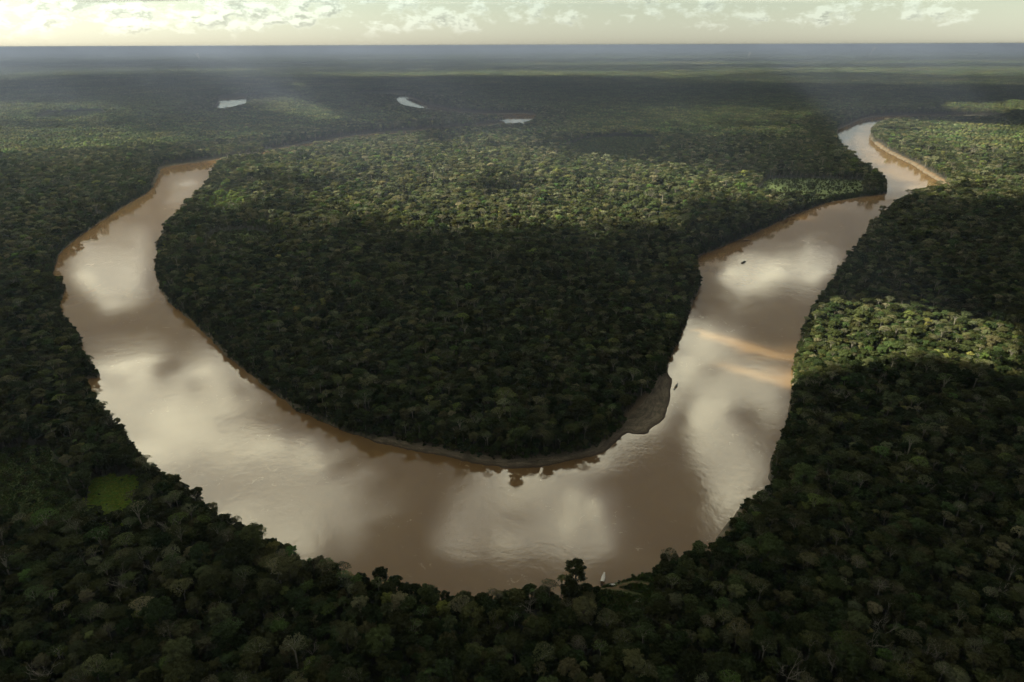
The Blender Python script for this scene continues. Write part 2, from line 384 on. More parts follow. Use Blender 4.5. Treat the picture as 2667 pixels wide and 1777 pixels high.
# ------------------------------------------------------------------ ground: one sheet out to the horizon
def build_ground():
    ang = np.concatenate([np.arange(-180, -50, 6.0), np.arange(-50, 50.01, 0.2), np.arange(56, 180, 6.0)])
    ang = np.radians(ang)
    r = [20.0, 80.0, 150.0, 220.0]
    while r[-1] < 7500: r.append(r[-1] * 1.008 if r[-1] > 260 else r[-1] + 12)
    while r[-1] < 96000: r.append(r[-1] * 1.06)
    r = np.array(r)
    R, A = np.meshgrid(r, ang, indexing='ij')
    x = (R * np.sin(A)).ravel(); y = (R * np.cos(A)).ravel()
    d = water_dist(x, y)
    z, soft = land_height(x, y, d)
    rimw = 1.0 + 9.0 * fbm(x, y, 70.0, 3, 83)
    mud = np.maximum(1 - sstep(d, rimw * 0.5, rimw), soft * (1 - sstep(d, 13, 20)))
    scarp = (1 - sstep(line_dist(x, y, SCARP), 12.0, 20.0)) * sstep(fbm(x, y, 11.0, 3, 63), 0.36, 0.52)
    mud = np.maximum(mud, scarp * (1 - sstep(d, 11, 17)))
    mud = np.maximum(mud, (1 - sstep(line_dist(x, y, SPIT), 40.0, 60.0)) * (1 - sstep(d, 12, 22)))
    bar = 1.0 - sstep(sdist(x, y, SAND_BAR, 60.0), -3.0, 10.0)
    mud = np.maximum(mud, bar)
    landing = 1.0 - sstep(sdist(x, y, LANDING, 60.0), -2.0, 2.0)
    paths = 1.0 - sstep(np.minimum(line_dist(x, y, PATHS[0]), line_dist(x, y, PATHS[1])), 0.8, 2.2)
    grass = np.zeros_like(x); field = np.zeros_like(x)
    for poly in (MEADOW_DARK, GLADE, SCRUB, LANDING, GLADE_TRUNKS, PASTURE_A, BAR_GREEN):
        grass = np.maximum(grass, 1.0 - sstep(sdist(x, y, poly, 80.0) + 8 * (fbm(x, y, 14, 2, 3) - .5), -4.0, 3.0))
    for poly in (MEADOW_BRIGHT,):
        field = np.maximum(field, 1.0 - sstep(sdist(x, y, poly, 80.0) + 16 * (fbm(x, y, 14, 2, 3) - .5), -4.0, 3.0))
    rr = np.hypot(x, y)
    pn = fbm(x, y * 0.7, 1500.0, 4, 51)
    field = np.maximum(field, sstep(rr, 11000, 14000) * sstep(pn, 0.66, 0.70) * 0.35)
    grass = grass * (1 - paths); mud = np.where(landing > 0, np.maximum(mud * (1 - landing), paths * landing), mud)
    n, k = len(r), len(ang)
    idx = np.arange(n * k).reshape(n, k)
    a = idx[:-1]; b = idx[1:]
    quads = np.stack([a, np.roll(a, -1, 1), np.roll(b, -1, 1), b], -1).reshape(-1, 4)
    verts = np.stack([x, y, z], 1)
    me = fast_mesh("ground", verts, quads, [ground_material()], smooth=True)
    ca = me.color_attributes.new('cover', 'FLOAT_COLOR', 'POINT')
    ca.data.foreach_set('color', np.stack([mud, grass, field, np.ones_like(mud)], 1).astype(np.float32).ravel())
    o = bpy.data.objects.new("ground", me); COL.objects.link(o)
    tag(o, "flat forest floor with muddy river banks and grassy clearings reaching the horizon", None, None, 'structure')
    # the disc under the camera
    return o


build_ground()

wv = [(-4200, 150, 0), (4200, 150, 0), (4200, 7200, 0), (-4200, 7200, 0)]
river = mesh_obj("river", wv, [(0, 1, 2, 3)], [water_material()])
tag(river, "wide brown silty river looping through the forest, reflecting clouds", None, None, 'structure')


# ------------------------------------------------------------------ cloud layer that shades the land
CLOUD_Z = 1000.0
OFF = Vector((SUN_DIR.x, SUN_DIR.y)) * (CLOUD_Z / SUN_DIR.z)


def cloud_thickness(gx, gy):
    """cloud above the ground point whose sun it takes away"""
    n = fbm(gx, gy, 900.0, 5, 71)
    n2 = fbm(gx, gy, 260.0, 4, 91)
    edge = 150 * (n2 - 0.5) + 110 * (fbm(gx, gy, 80.0, 3, 97) - 0.5)
    lit = np.zeros_like(gx)
    for poly, soft, amount in GAPS:
        rough = min(1.0, soft / 60.0) * (3.0 if soft >= 140 else 1.6 if soft >= 100 else 1.0)
        lit = np.maximum(lit, amount * (1 - sstep(sdist(gx, gy, poly, 1500.0) + edge * rough, -soft, soft)))
    r = np.hypot(gx, gy)
    # out-of-view deck elsewhere, kept nearly closed and extended to dim the ambient light
    outside = np.maximum(sstep(np.abs(gx) - 0.93 * gy, 150, 500), np.maximum(sstep(gy + 3000 * (n - 0.5), 7500, 13000), sstep(-gy, -330, -150)))
    wild = sstep(n + 0.45 * n2, 0.66, 0.80)
    wild = 0.12 * wild
    for poly, soft, amount in SKY_GAPS:
        wild = np.maximum(wild, amount * (1 - sstep(sdist(gx, gy, poly, 2500.0) + 0.6 * edge, -soft, soft)))
    for poly, soft, amount in SKY_GAPS:
        lit = np.maximum(lit, amount * (1 - sstep(sdist(gx, gy, poly, 2500.0) + 0.6 * edge, -soft, soft)))
    t = (1 - lit) * (1 - outside) + (1 - wild) * outside
    inner = 1 - lit
    # broken cloud inside the larger gaps
    t = np.maximum(t, 0.9 * sstep(n2 + 0.4 * n, 0.86, 0.97) * sstep(r, 1500, 1700))
    return t


def build_clouds():
    def lines(*runs):                          # finer overhead, finest where a narrow rift lets light down on the river
        return np.unique(np.concatenate([np.arange(lo, hi, c) for lo, hi, c in runs]).round(1))
    fx, fy = OFF.x, OFF.y
    xl = lines((-8600, -2700, 95.0), (-2700, fx - 50, 46.0), (fx - 50, fx + 950, 22.0), (fx + 950, 2900, 46.0), (2900, 8600, 95.0))
    yl = lines((-8000, fy + 600, 95.0), (fy + 600, fy + 1180, 22.0), (fy + 1180, 5200, 46.0), (5200, 11200, 95.0))
    X, Y = np.meshgrid(xl, yl, indexing='ij')
    sh = X.shape
    gx = (X - OFF.x).ravel(); gy = (Y - OFF.y).ravel()
    t = cloud_thickness(gx, gy)
    rim = np.minimum.reduce([X.ravel() + 8600, 8600 - X.ravel(), Y.ravel() + 8000, 11200 - Y.ravel()])
    t = t * sstep(rim + 5200 * (fbm(X.ravel(), Y.ravel(), 2600.0, 4, 151) - 0.5), 300, 3800)
    lump = fbm(gx, gy, 420.0, 4, 131)
    up = CLOUD_Z + 3 + 45 * t * lump
    dn = CLOUD_Z - 3 - 30 * t * fbm(gx, gy, 300.0, 3, 141)
    parts = [(X, Y, sh, t, up, dn)]
    # a higher, streaky deck, added out of view to shade the far plain
    zf = 2600.0; of = OFF * (zf / CLOUD_Z)
    X2, Y2 = np.meshgrid(np.arange(-34000, 30000, 260.0), np.arange(7000, 44000, 260.0), indexing='ij')
    hx = (X2 - of.x).ravel(); hy = (Y2 - of.y).ravel()
    t2 = sstep(fbm(hx * 0.32, hy, 1900.0, 5, 171) + 0.25 * fbm(hx, hy, 700.0, 3, 173), 0.46, 0.62)
    t2 = t2 * sstep(hy + 2500 * (fbm(hx, hy, 2500.0, 3, 175) - 0.5), 9500, 13500) * (1 - 0.85 * sstep(hy, 14000, 23000))
    t2 = t2 * (1 - sstep(np.abs(X2.ravel()), 25000, 29500))
    l2 = fbm(hx, hy, 900.0, 3, 177)
    parts.append((X2, Y2, X2.shape, t2, zf + 4 + 90 * t2 * l2, zf - 4 - 60 * t2 * l2))
    V, F, O = [], [], []; base = 0
    for X, Y, sh, t, up, dn in parts:
        n = X.size; idx = np.arange(n).reshape(sh)
        q = np.stack([idx[:-1, :-1], idx[1:, :-1], idx[1:, 1:], idx[:-1, 1:]], -1).reshape(-1, 4)
        q = q[t[q].max(1) > 0.015]
        V += [np.stack([X.ravel(), Y.ravel(), up], 1), np.stack([X.ravel(), Y.ravel(), dn], 1)]
        F += [q + base, q[:, ::-1] + n + base]
        op = 0.965 * sstep(t, 0.0, 0.75); O += [op, op]; base += 2 * n
    verts = np.concatenate(V); faces = np.concatenate(F); opac = np.concatenate(O)
    used = np.unique(faces); remap = np.zeros(len(verts), dtype=np.int64); remap[used] = np.arange(len(used))
    m, s = new_mat("cloud_vapour")
    out = s.add('ShaderNodeOutputMaterial')
    at = s.add('ShaderNodeAttribute', attribute_name='opacity')
    dif = s.add('ShaderNodeBsdfDiffuse'); dif.inputs[0].default_value = rgb(0.9, 0.9, 0.9)
    trl = s.add('ShaderNodeBsdfTranslucent'); trl.inputs[0].default_value = rgb(0.37, 0.38, 0.41)
    tra = s.add('ShaderNodeBsdfTransparent')
    m1 = s.add('ShaderNodeMixShader'); m1.inputs[0].default_value = 0.5
    s.link(dif.outputs[0], m1.inputs[1]); s.link(trl.outputs[0], m1.inputs[2])
    m2 = s.add('ShaderNodeMixShader')
    s.link(at.outputs['Fac'], m2.inputs[0]); s.link(tra.outputs[0], m2.inputs[1]); s.link(m1.outputs[0], m2.inputs[2])
    s.link(m2.outputs[0], out.inputs['Surface'])
    me = fast_mesh("clouds", verts[used], remap[faces], [m], smooth=True)
    a = me.attributes.new('opacity', 'FLOAT', 'POINT')
    a.data.foreach_set('value', opac[used].astype(np.float32))
    o = bpy.data.objects.new("clouds", me); COL.objects.link(o)
    tag(o, "broken cumulus layer overhead that shades the forest and shows in the water", None, None, 'stuff')


build_clouds()


# ------------------------------------------------------------------ tree materials
def leaf_material(name, dark, light, vary=0.42, translucent=0.28):
    m, t = new_mat(name)
    out = t.add('ShaderNodeOutputMaterial')
    info = t.add('ShaderNodeObjectInfo')
    geo = t.add('ShaderNodeNewGeometry')
    n = t.noise(geo.outputs['Position'], 0.45, 3.0)
    f = t.math('ADD', t.math('MULTIPLY', info.outputs['Random'], 0.75), t.math('MULTIPLY', n, 0.35), clamp=True)
    c = t.mix(f, dark, light)
    hs = t.add('ShaderNodeHueSaturation')
    t.link(c, hs.inputs['Color'])
    r2 = t.math('FRACT', t.math('MULTIPLY', info.outputs['Random'], 17.31))
    t.link(t.math('ADD', 0.5, t.math('MULTIPLY', t.math('SUBTRACT', r2, 0.5), 0.085)), hs.inputs['Hue'])
    r3 = t.math('FRACT', t.math('MULTIPLY', info.outputs['Random'], 53.7))
    t.link(t.math('ADD', 1.0 - vary, t.math('MULTIPLY', r3, 2 * vary)), hs.inputs['Value'])
    d = t.add('ShaderNodeBsdfDiffuse'); tr = t.add('ShaderNodeBsdfTranslucent')
    t.link(hs.outputs[0], d.inputs[0]); t.link(hs.outputs[0], tr.inputs[0])
    mx = t.add('ShaderNodeMixShader'); mx.inputs[0].default_value = translucent
    t.link(d.outputs[0], mx.inputs[1]); t.link(tr.outputs[0], mx.inputs[2])
    t.link(mx.outputs[0], out.inputs['Surface'])
    return m


def bark_material(name, a, b):
    m, t = new_mat(name)
    out = t.add('ShaderNodeOutputMaterial'); p = t.add('ShaderNodeBsdfPrincipled')
    geo = t.add('ShaderNodeNewGeometry')
    t.link(t.mix(t.noise(geo.outputs['Position'], 0.9, 5.0), a, b), p.inputs['Base Color'])
    p.inputs['Roughness'].default_value = 0.9
    t.link(p.outputs[0], out.inputs['Surface'])
    return m


LEAF = {
    'dark':   leaf_material("leaf_dark_green", rgb(0.029, 0.043, 0.015), rgb(0.060, 0.077, 0.029)),
    'mid':    leaf_material("leaf_mid_green", rgb(0.051, 0.071, 0.024), rgb(0.094, 0.116, 0.043)),
    'olive':  leaf_material("leaf_olive", rgb(0.074, 0.087, 0.037), rgb(0.127, 0.136, 0.063)),
    'pale':   leaf_material("leaf_pale", rgb(0.119, 0.129, 0.068), rgb(0.195, 0.202, 0.114)),
    'bright': leaf_material("leaf_bright_green", rgb(0.092, 0.136, 0.035), rgb(0.142, 0.192, 0.052)),
    'yellow': leaf_material("leaf_yellow_green", rgb(0.195, 0.213, 0.066), rgb(0.262, 0.276, 0.086)),
    'shrub':  leaf_material("leaf_shrub", rgb(0.031, 0.047, 0.015), rgb(0.075, 0.097, 0.033)),
}
BARK = bark_material("bark_brown", rgb(0.05, 0.04, 0.03), rgb(0.12, 0.10, 0.08))
BARK_PALE = bark_material("bark_pale", rgb(0.15, 0.143, 0.115), rgb(0.30, 0.285, 0.235))
TWIG = bark_material("twig_grey", rgb(0.17, 0.16, 0.125), rgb(0.30, 0.285, 0.23))


# ------------------------------------------------------------------ tree meshes
class Geo:
    def __init__(s): s.v = []; s.f = []; s.n = 0
    def add(s, verts, faces):
        s.v.append(np.asarray(verts, dtype=float)); s.f += [tuple(i + s.n for i in f) for f in faces]; s.n += len(verts)
    def tube(s, pts, radii, sides=6):
        pts = [np.array(p, dtype=float) for p in pts]
        ring = []
        for i, p in enumerate(pts):
            d = pts[min(i + 1, len(pts) - 1)] - pts[max(i - 1, 0)]
            d = d / (np.linalg.norm(d) + 1e-9)
            u = np.cross(d, (0.31, 0.95, 0.05)); u /= np.linalg.norm(u) + 1e-9
            w_ = np.cross(d, u)
            for k in range(sides):
                a = 2 * math.pi * k / sides
                ring.append(p + radii[i] * (u * math.cos(a) + w_ * math.sin(a)))
        f = []
        for i in range(len(pts) - 1):
            for k in range(sides):
                f.append((i * sides + k, i * sides + (k + 1) % sides, (i + 1) * sides + (k + 1) % sides, (i + 1) * sides + k))
        f.append(tuple((len(pts) - 1) * sides + k for k in range(sides)))
        s.add(ring, f)
    def cards(s, c, nrm, size, g, spread=0.45):
        """small bent leaf sprays: one irregular quad each"""
        c = np.asarray(c); k = len(c)
        nn = nrm + spread * g.normal(size=(k, 3)); nn /= np.linalg.norm(nn, axis=1)[:, None]
        t = np.cross(nn, g.normal(size=(k, 3))); t /= np.linalg.norm(t, axis=1)[:, None]
        b = np.cross(nn, t)
        sz = size * g.uniform(0.6, 1.35, (k, 1))
        asp = g.uniform(0.55, 1.0, (k, 1))
        j = lambda: g.uniform(0.65, 1.15, (k, 1))
        P = np.stack([c - t * sz * j() , c - b * sz * asp * j() - 0.25 * sz * nn, c + t * sz * j(), c + b * sz * asp * j() - 0.2 * sz * nn], 1).reshape(-1, 3)
        s.add(P, np.arange(4 * k).reshape(k, 4).tolist())
    def ico(s, c, r, g):
        bm = bmesh.new(); bmesh.ops.create_icosphere(bm, subdivisions=1, radius=1.0)
        v = np.array([q.co[:] for q in bm.verts]); f = [[q.index for q in x.verts] for x in bm.faces]; bm.free()
        v = v * (1 + 0.18 * g.uniform(-1, 1, (len(v), 1)))
        s.add(v * np.asarray(r) + np.asarray(c), f)
    def arrays(s): return np.concatenate(s.v), s.f


def sphere_pts(k, g, low=-0.35):
    z = g.uniform(low, 1, k); a = g.uniform(0, 2 * math.pi, k); q = np.sqrt(1 - z * z)
    return np.stack([q * np.cos(a), q * np.sin(a), z], 1)


def crown_lobed(g, R, zc, flat=0.62, lobes=20, card=0.55, per=72, shell=1.0):
    """heap of leafy lobes under one uneven dome"""
    G = Geo()
    cs, rs = [], []
    for i in range(lobes):
        a = i * 2.399 + g.uniform(-0.5, 0.5); q = math.sqrt((i + 0.4) / lobes) * 0.80 * R
        r = R * g.uniform(0.17, 0.34) * (1.15 - 0.25 * q / R) * (13 / lobes) ** 0.25
        cs.append((q * math.cos(a), q * math.sin(a), zc + flat * R * (1 - (q / R) ** 2) * g.uniform(0.55, 1.0) - 0.25 * R + g.uniform(-0.08, 0.08) * R)); rs.append(r)
    for i in range(lobes // 2):                       # skirt of lower boughs
        a = i * 2.1 + g.uniform(-0.5, 0.5); q = R * g.uniform(0.35, 0.68)
        cs.append((q * math.cos(a), q * math.sin(a), zc - R * g.uniform(0.45, 1.25))); rs.append(R * g.uniform(0.22, 0.36))
    cs = np.array(cs); rs = np.array(rs)
    for c, r in zip(cs, rs):
        G.ico(c, (r * 0.76, r * 0.76, r * 0.60), g)
        u = sphere_pts(per, g); sc = r * np.array([1, 1, 0.82]) * g.uniform(0.80, 1.24, (per, 1)) * shell
        P = c + u * sc
        inside = np.zeros(per, dtype=bool)
        for c2, r2 in zip(cs, rs):
            if c2 is not c: inside |= (np.linalg.norm((P - c2) / np.array([1, 1, 0.82]), axis=1) < r2 * 0.8)
        P, u = P[~inside], u[~inside]
        if len(P): G.cards(P, u, card, g)
    return G.arrays(), cs


def trunk_simple(g, h, r, tips, sides=6):
    G = Geo()
    bend = g.uniform(-0.6, 0.6, 2)
    fork = h * g.uniform(0.62, 0.75)
    G.tube([(0, 0, -1), (bend[0] * .4, bend[1] * .4, fork * .5), (bend[0], bend[1], fork)], [r * 1.35, r, r * 0.8], sides)
    for t in tips:
        m = (np.array([bend[0], bend[1], fork]) + np.array(t)) / 2 + g.uniform(-.6, .6, 3)
        G.tube([(bend[0], bend[1], fork - 0.4), m, t], [r * 0.62, r * 0.4, r * 0.15], 4)
    return G.arrays()


def tree_broad(seed, R, H, flat=0.62, lobes=20, card=0.55, per=72):
    g = np.random.default_rng(seed)
    crown, cs = crown_lobed(g, R, H - 0.42 * R, flat, lobes, card, per)
    tips = [cs[i] for i in range(0, lobes, 3)]
    return crown, trunk_simple(g, H - 0.3 * R, 0.5, tips)


def tree_umbrella(seed, R, H, card=0.6, dens=1.0, dome=0.22):
    """pale limbs opening like a vase into a thin flat crown"""
    g = np.random.default_rng(seed)
    T = Geo(); C = Geo()
    fork = H * g.uniform(0.55, 0.66); b = g.uniform(-0.8, 0.8, 2)
    T.tube([(0, 0, -1), (b[0] * .3, b[1] * .3, fork * .55), (b[0], b[1], fork)], [0.75, 0.55, 0.48], 6)
    limbs = g.integers(5, 8)
    for i in range(limbs):
        a = 2 * math.pi * i / limbs + g.uniform(-0.35, 0.35); q = R * g.uniform(0.45, 0.72)
        e = np.array([q * math.cos(a), q * math.sin(a), H - 1.6 - dome * R * (q / R) ** 2])
        m = np.array([b[0] + 0.4 * q * math.cos(a), b[1] + 0.4 * q * math.sin(a), fork + 0.62 * (e[2] - fork)])
        T.tube([(b[0], b[1], fork - 0.5), m, e], [0.34, 0.24, 0.10], 5)
        for k in range(3):
            a2 = a + g.uniform(-0.7, 0.7); q2 = R * g.uniform(0.6, 0.97)
            e2 = np.array([q2 * math.cos(a2), q2 * math.sin(a2), H - 1.0 - dome * R * (q2 / R) ** 2])
            T.tube([m + 0.5 * k * (e - m) * 0.5, (m + e2) / 2 + (0, 0, 0.5), e2], [0.17, 0.12, 0.05], 4)
    k = int(620 * dens * (R / 9) ** 2)
    a = g.uniform(0, 2 * math.pi, k); q = R * np.sqrt(g.uniform(0, 1, k))
    q = q * (1 + 0.13 * np.sin(3 * a + seed) + 0.09 * np.sin(7 * a + 2 * seed))
    clump = fbm(q * np.cos(a) + 50, q * np.sin(a) + 50, 3.2, 2, seed)
    keep = clump > 0.34
    a, q, clump = a[keep], q[keep], clump[keep]
    z = H - dome * R * (q / R) ** 2 * 1.6 + 2.2 * (clump - 0.5) + g.uniform(-0.7, 0.35, len(a))
    P = np.stack([q * np.cos(a), q * np.sin(a), z], 1)
    nrm = np.stack([0.45 * q / R * np.cos(a), 0.45 * q / R * np.sin(a), np.ones_like(a)], 1)
    C.cards(P, nrm, card, g, 0.5)
    return C.arrays(), T.arrays()


def tree_bare(seed, R, H):
    """leafless tree: trunk and a forked spray of branches"""
    g = np.random.default_rng(seed)
    T = Geo(); B = Geo()
    fork = H * g.uniform(0.42, 0.55); b = np.array([g.uniform(-1, 1), g.uniform(-1, 1), fork])
    T.tube([(0, 0, -1), b * (0.4, 0.4, 0.5), b], [0.70, 0.52, 0.42], 6)
    def grow(p, d, L, r, lvl):
        d = d / np.linalg.norm(d)
        m = p + d * L * 0.55 + g.normal(size=3) * L * 0.06
        e = m + (d + (0, 0, 0.18) + g.normal(size=3) * 0.12) * L * 0.45
        B.tube([p, m, e], [r, r * 0.8, r * 0.55], 4 if lvl < 2 else 3)
        if lvl < 3:
            for q in range(int(g.integers(2, 4)) + (lvl == 0)):
                nd = d + g.normal(size=3) * 0.55 + (0, 0, 0.12)
                grow(e if q % 2 == 0 else m, nd, L * g.uniform(0.55, 0.75), r * 0.55, lvl + 1)
    for i in range(int(g.integers(4, 6))):
        a = i * 2.4 + g.uniform(-.4, .4)
        grow(b, np.array([0.62 * math.cos(a) * R / 7, 0.62 * math.sin(a) * R / 7, 0.85]), (H - fork) * 0.48, 0.27, 0)
    return B.arrays(), T.arrays()


def tree_dome(seed, R, H):
    """half dome of fine pale twigs with a thin veil of leaf"""
    g = np.random.default_rng(seed)
    T = Geo(); C = Geo()
    fork = H - R * 1.05
    T.tube([(0, 0, -1), (0.3, 0.2, fork * 0.6), (0, 0, fork)], [0.65, 0.5, 0.42], 6)
    for i in range(46):
        u = sphere_pts(1, g, 0.12)[0]
        e = np.array([0, 0, fork]) + u * R * np.array([1, 1, 1.0])
        m = np.array([0, 0, fork]) + u * R * np.array([0.5, 0.5, 0.55]) + g.normal(size=3) * 0.4
        T.tube([(0, 0, fork - 0.3), m, e], [0.2, 0.13, 0.05], 3)
    u = sphere_pts(430, g, 0.1)
    P = np.array([0, 0, fork]) + u * R * g.uniform(0.9, 1.06, (430, 1))
    C.cards(P, u, 0.5, g, 0.5)
    return C.arrays(), T.arrays()


def tree_palm(seed, H):
    g = np.random.default_rng(seed)
    T = Geo(); C = Geo()
    b = g.uniform(-1.2, 1.2, 2)
    T.tube([(0, 0, -1), (b[0] * .4, b[1] * .4, H * .5), (b[0], b[1], H)], [0.34, 0.25, 0.22], 6)
    for i in range(17):
        a = 2 * math.pi * i / 17 + g.uniform(-.15, .15); L = g.uniform(3.6, 4.8); lift = g.uniform(0.1, 1.25)
        prev = None
        for s in range(5):
            t = s / 4
            o = L * t * math.cos(lift * 0.6); z = H + L * (math.sin(lift) * t - 0.75 * t * t)
            wd = 0.75 * math.sin(math.pi * min(1, 0.12 + t * 0.86)) + 0.06
            ca, sa = math.cos(a), math.sin(a)
            l = (b[0] + o * ca - wd * sa, b[1] + o * sa + wd * ca, z - 0.25 * wd); r = (b[0] + o * ca + wd * sa, b[1] + o * sa - wd * ca, z - 0.25 * wd)
            c = (b[0] + o * ca, b[1] + o * sa, z)
            if prev: C.add([prev[0], prev[1], prev[2], l, c, r], [(0, 1, 4, 3), (1, 2, 5, 4)])
            prev = (l, c, r)
    return C.arrays(), T.arrays()


def to_mesh(name, arr, mat):
    me = bpy.data.meshes.new(name)
    me.from_pydata(arr[0].tolist(), [], arr[1]); me.materials.append(mat); me.update()
    return me


class Kind:
    """a tree shape: crown and trunk meshes, and a joined source object for the mass of the forest"""
    def __init__(s, name, shape, crown, trunk, colours, bark, R, H):
        s.name, s.shape, s.colours, s.R, s.H = name, shape, colours, R, H
        s.crown = to_mesh(shape + "_crown", crown, LEAF.get(colours[0], TWIG)); s.trunk = to_mesh(shape + "_trunk", trunk, bark)
        s.bark = bark; s.src = {}
        cv, cf = crown; tv, tf = trunk
        for c in colours:
            me = bpy.data.meshes.new(shape + "_" + c)
            me.from_pydata(np.concatenate([cv, tv]).tolist(), [], cf + [tuple(i + len(cv) for i in f) for f in tf])
            me.materials.append(LEAF.get(c, TWIG)); me.materials.append(bark)
            me.polygons.foreach_set('material_index', np.array([0] * len(cf) + [1] * len(tf), dtype=np.int32))
            me.update(); s.src[c] = me


KINDS = []
for i, (R, H, fl, lb) in enumerate([(7.5, 26, .62, 21), (6.4, 23, .8, 17), (8.6, 28, .5, 26), (5.6, 24, .9, 15), (7.0, 22, .55, 18), (9.6, 30, .48, 32)]):
    c, t = tree_broad(100 + i, R, H, fl, lb)
    KINDS.append(Kind('broadleaf_tree', 'rounded%d' % i, c, t, ['dark', 'mid', 'olive'], BARK, R, H))
for i, (R, H) in enumerate([(8.2, 31), (6.6, 28), (9.8, 33)]):
    c, t = tree_umbrella(200 + i, R, H)
    KINDS.append(Kind('umbrella_tree', 'umbrella%d' % i, c, t, ['olive', 'pale', 'mid', 'bright'], BARK_PALE, R, H))
for i, (R, H) in enumerate([(7, 27), (8.5, 29), (6, 25), (9.5, 30)]):
    c, t = tree_bare(300 + i, R, H)
    KINDS.append(Kind('bare_tree', 'bare%d' % i, c, t, ['twig'], BARK_PALE, R, H))
for i, (R, H) in enumerate([(6.5, 28), (5.5, 27)]):
    c, t = tree_dome(400 + i, R, H)
    KINDS.append(Kind('dome_tree', 'dome%d' % i, c, t, ['pale'], BARK_PALE, R, H))
for i, H in enumerate([20, 24]):
    c, t = tree_palm(500 + i, H)
    KINDS.append(Kind('palm_tree', 'palm%d' % i, c, t, ['mid', 'olive'], BARK, 4.5, H))
for i, (R, H, fl, lb) in enumerate([(7.0, 27, .7, 19), (8.4, 29, .55, 24)]):
    c, t = tree_broad(600 + i, R, H, fl, lb, 0.5, 66)
    KINDS.append(Kind('bright_tree', 'bright%d' % i, c, t, ['pale', 'yellow', 'bright'], BARK_PALE, R, H))
# low growth of banks and clearings
for i, (R, H) in enumerate([(3.2, 4.5), (2.4, 3.2)]):
    c, t = tree_broad(700 + i, R, H, .7, 7, 0.5, 60)
    KINDS.append(Kind('shrub', 'shrub%d' % i, c, t, ['shrub', 'mid'], BARK, R, H))
# coarser crowns for trees farther than a kilometre and a half
for i, (R, H, fl, lb) in enumerate([(7.5, 26, .62, 10), (6.4, 24, .8, 8), (9.0, 29, .5, 12)]):
    c, t = tree_broad(800 + i, R, H, fl, lb, 1.15, 26)
    KINDS.append(Kind('far_tree', 'far%d' % i, c, t, ['dark', 'mid', 'olive', 'pale', 'bright'], BARK, R, H))

VARIANT = []                       # (kind index, colour)
for ki, k in enumerate(KINDS):
    for c in k.colours: VARIANT.append((ki, c))
V_OF = {}
for vi, (ki, c) in enumerate(VARIANT): V_OF.setdefault((KINDS[ki].name, c), []).append(vi)
V_R = np.array([KINDS[ki].R for ki, c in VARIANT]); V_H = np.array([KINDS[ki].H for ki, c in VARIANT])
V_NAME = [KINDS[ki].name for ki, c in VARIANT]


def pixel_of(x, y, z):
    """where a point falls in the picture, for choosing which trees show largest"""
    p = CAM_M.inverted(); a = np.array(p)
    q = np.stack([x, y, z, np.ones_like(x)], 0)
    v = a[:3] @ q
    f = LENS / 36.0
    return 0.5 + f * v[0] / -v[2], 0.333 - f * v[1] / -v[2], -v[2]


# ------------------------------------------------------------------ planting
def pick(names_colours_weights, n, g):
    """variant numbers drawn by weight"""
    w_ = np.array([x[2] for x in names_colours_weights], dtype=float); w_ /= w_.sum()
    ch = g.choice(len(w_), size=n, p=w_)
    out_ = np.zeros(n, dtype=int)
    for i, (nm, col, _) in enumerate(names_colours_weights):
        k = np.nonzero(ch == i)[0]
        out_[k] = g.choice(V_OF[(nm, col)], size=len(k))
    return out_


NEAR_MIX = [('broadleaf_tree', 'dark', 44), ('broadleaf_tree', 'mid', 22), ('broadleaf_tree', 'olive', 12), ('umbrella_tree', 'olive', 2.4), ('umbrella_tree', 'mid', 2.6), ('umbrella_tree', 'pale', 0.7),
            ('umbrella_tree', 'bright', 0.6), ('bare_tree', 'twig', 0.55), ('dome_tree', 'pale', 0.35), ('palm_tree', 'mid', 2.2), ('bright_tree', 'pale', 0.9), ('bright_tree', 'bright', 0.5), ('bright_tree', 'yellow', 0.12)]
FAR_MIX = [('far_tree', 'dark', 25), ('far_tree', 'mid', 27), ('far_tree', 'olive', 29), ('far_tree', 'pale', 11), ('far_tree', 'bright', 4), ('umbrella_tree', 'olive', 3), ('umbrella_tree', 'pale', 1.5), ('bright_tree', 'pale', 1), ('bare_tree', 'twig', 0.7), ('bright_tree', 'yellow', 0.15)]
CLEARINGS = [(MEADOW_BRIGHT, 1.0), (MEADOW_DARK, 1.0), (GLADE, 2.0), (GLADE_TRUNKS, 2.0), (SCRUB, 2.0), (PASTURE_A, 4.0), (BAR_GREEN, 4.0), (LANDING, 4.0), (SAND_BAR, 3.0)]


def jitter_grid(r0, r1, cell, half, g):
    n = int(r1 / cell) + 2
    gx, gy = np.meshgrid(np.arange(-n, n), np.arange(0, n), indexing='ij')
    x = (gx.ravel() + g.uniform(0, 1, gx.size)) * cell; y = (gy.ravel() + g.uniform(0, 1, gx.size)) * cell
    r = np.hypot(x, y); a = np.abs(np.arctan2(x, y))
    k = (r >= r0) & (r < r1) & (a < half)
    return x[k], y[k]


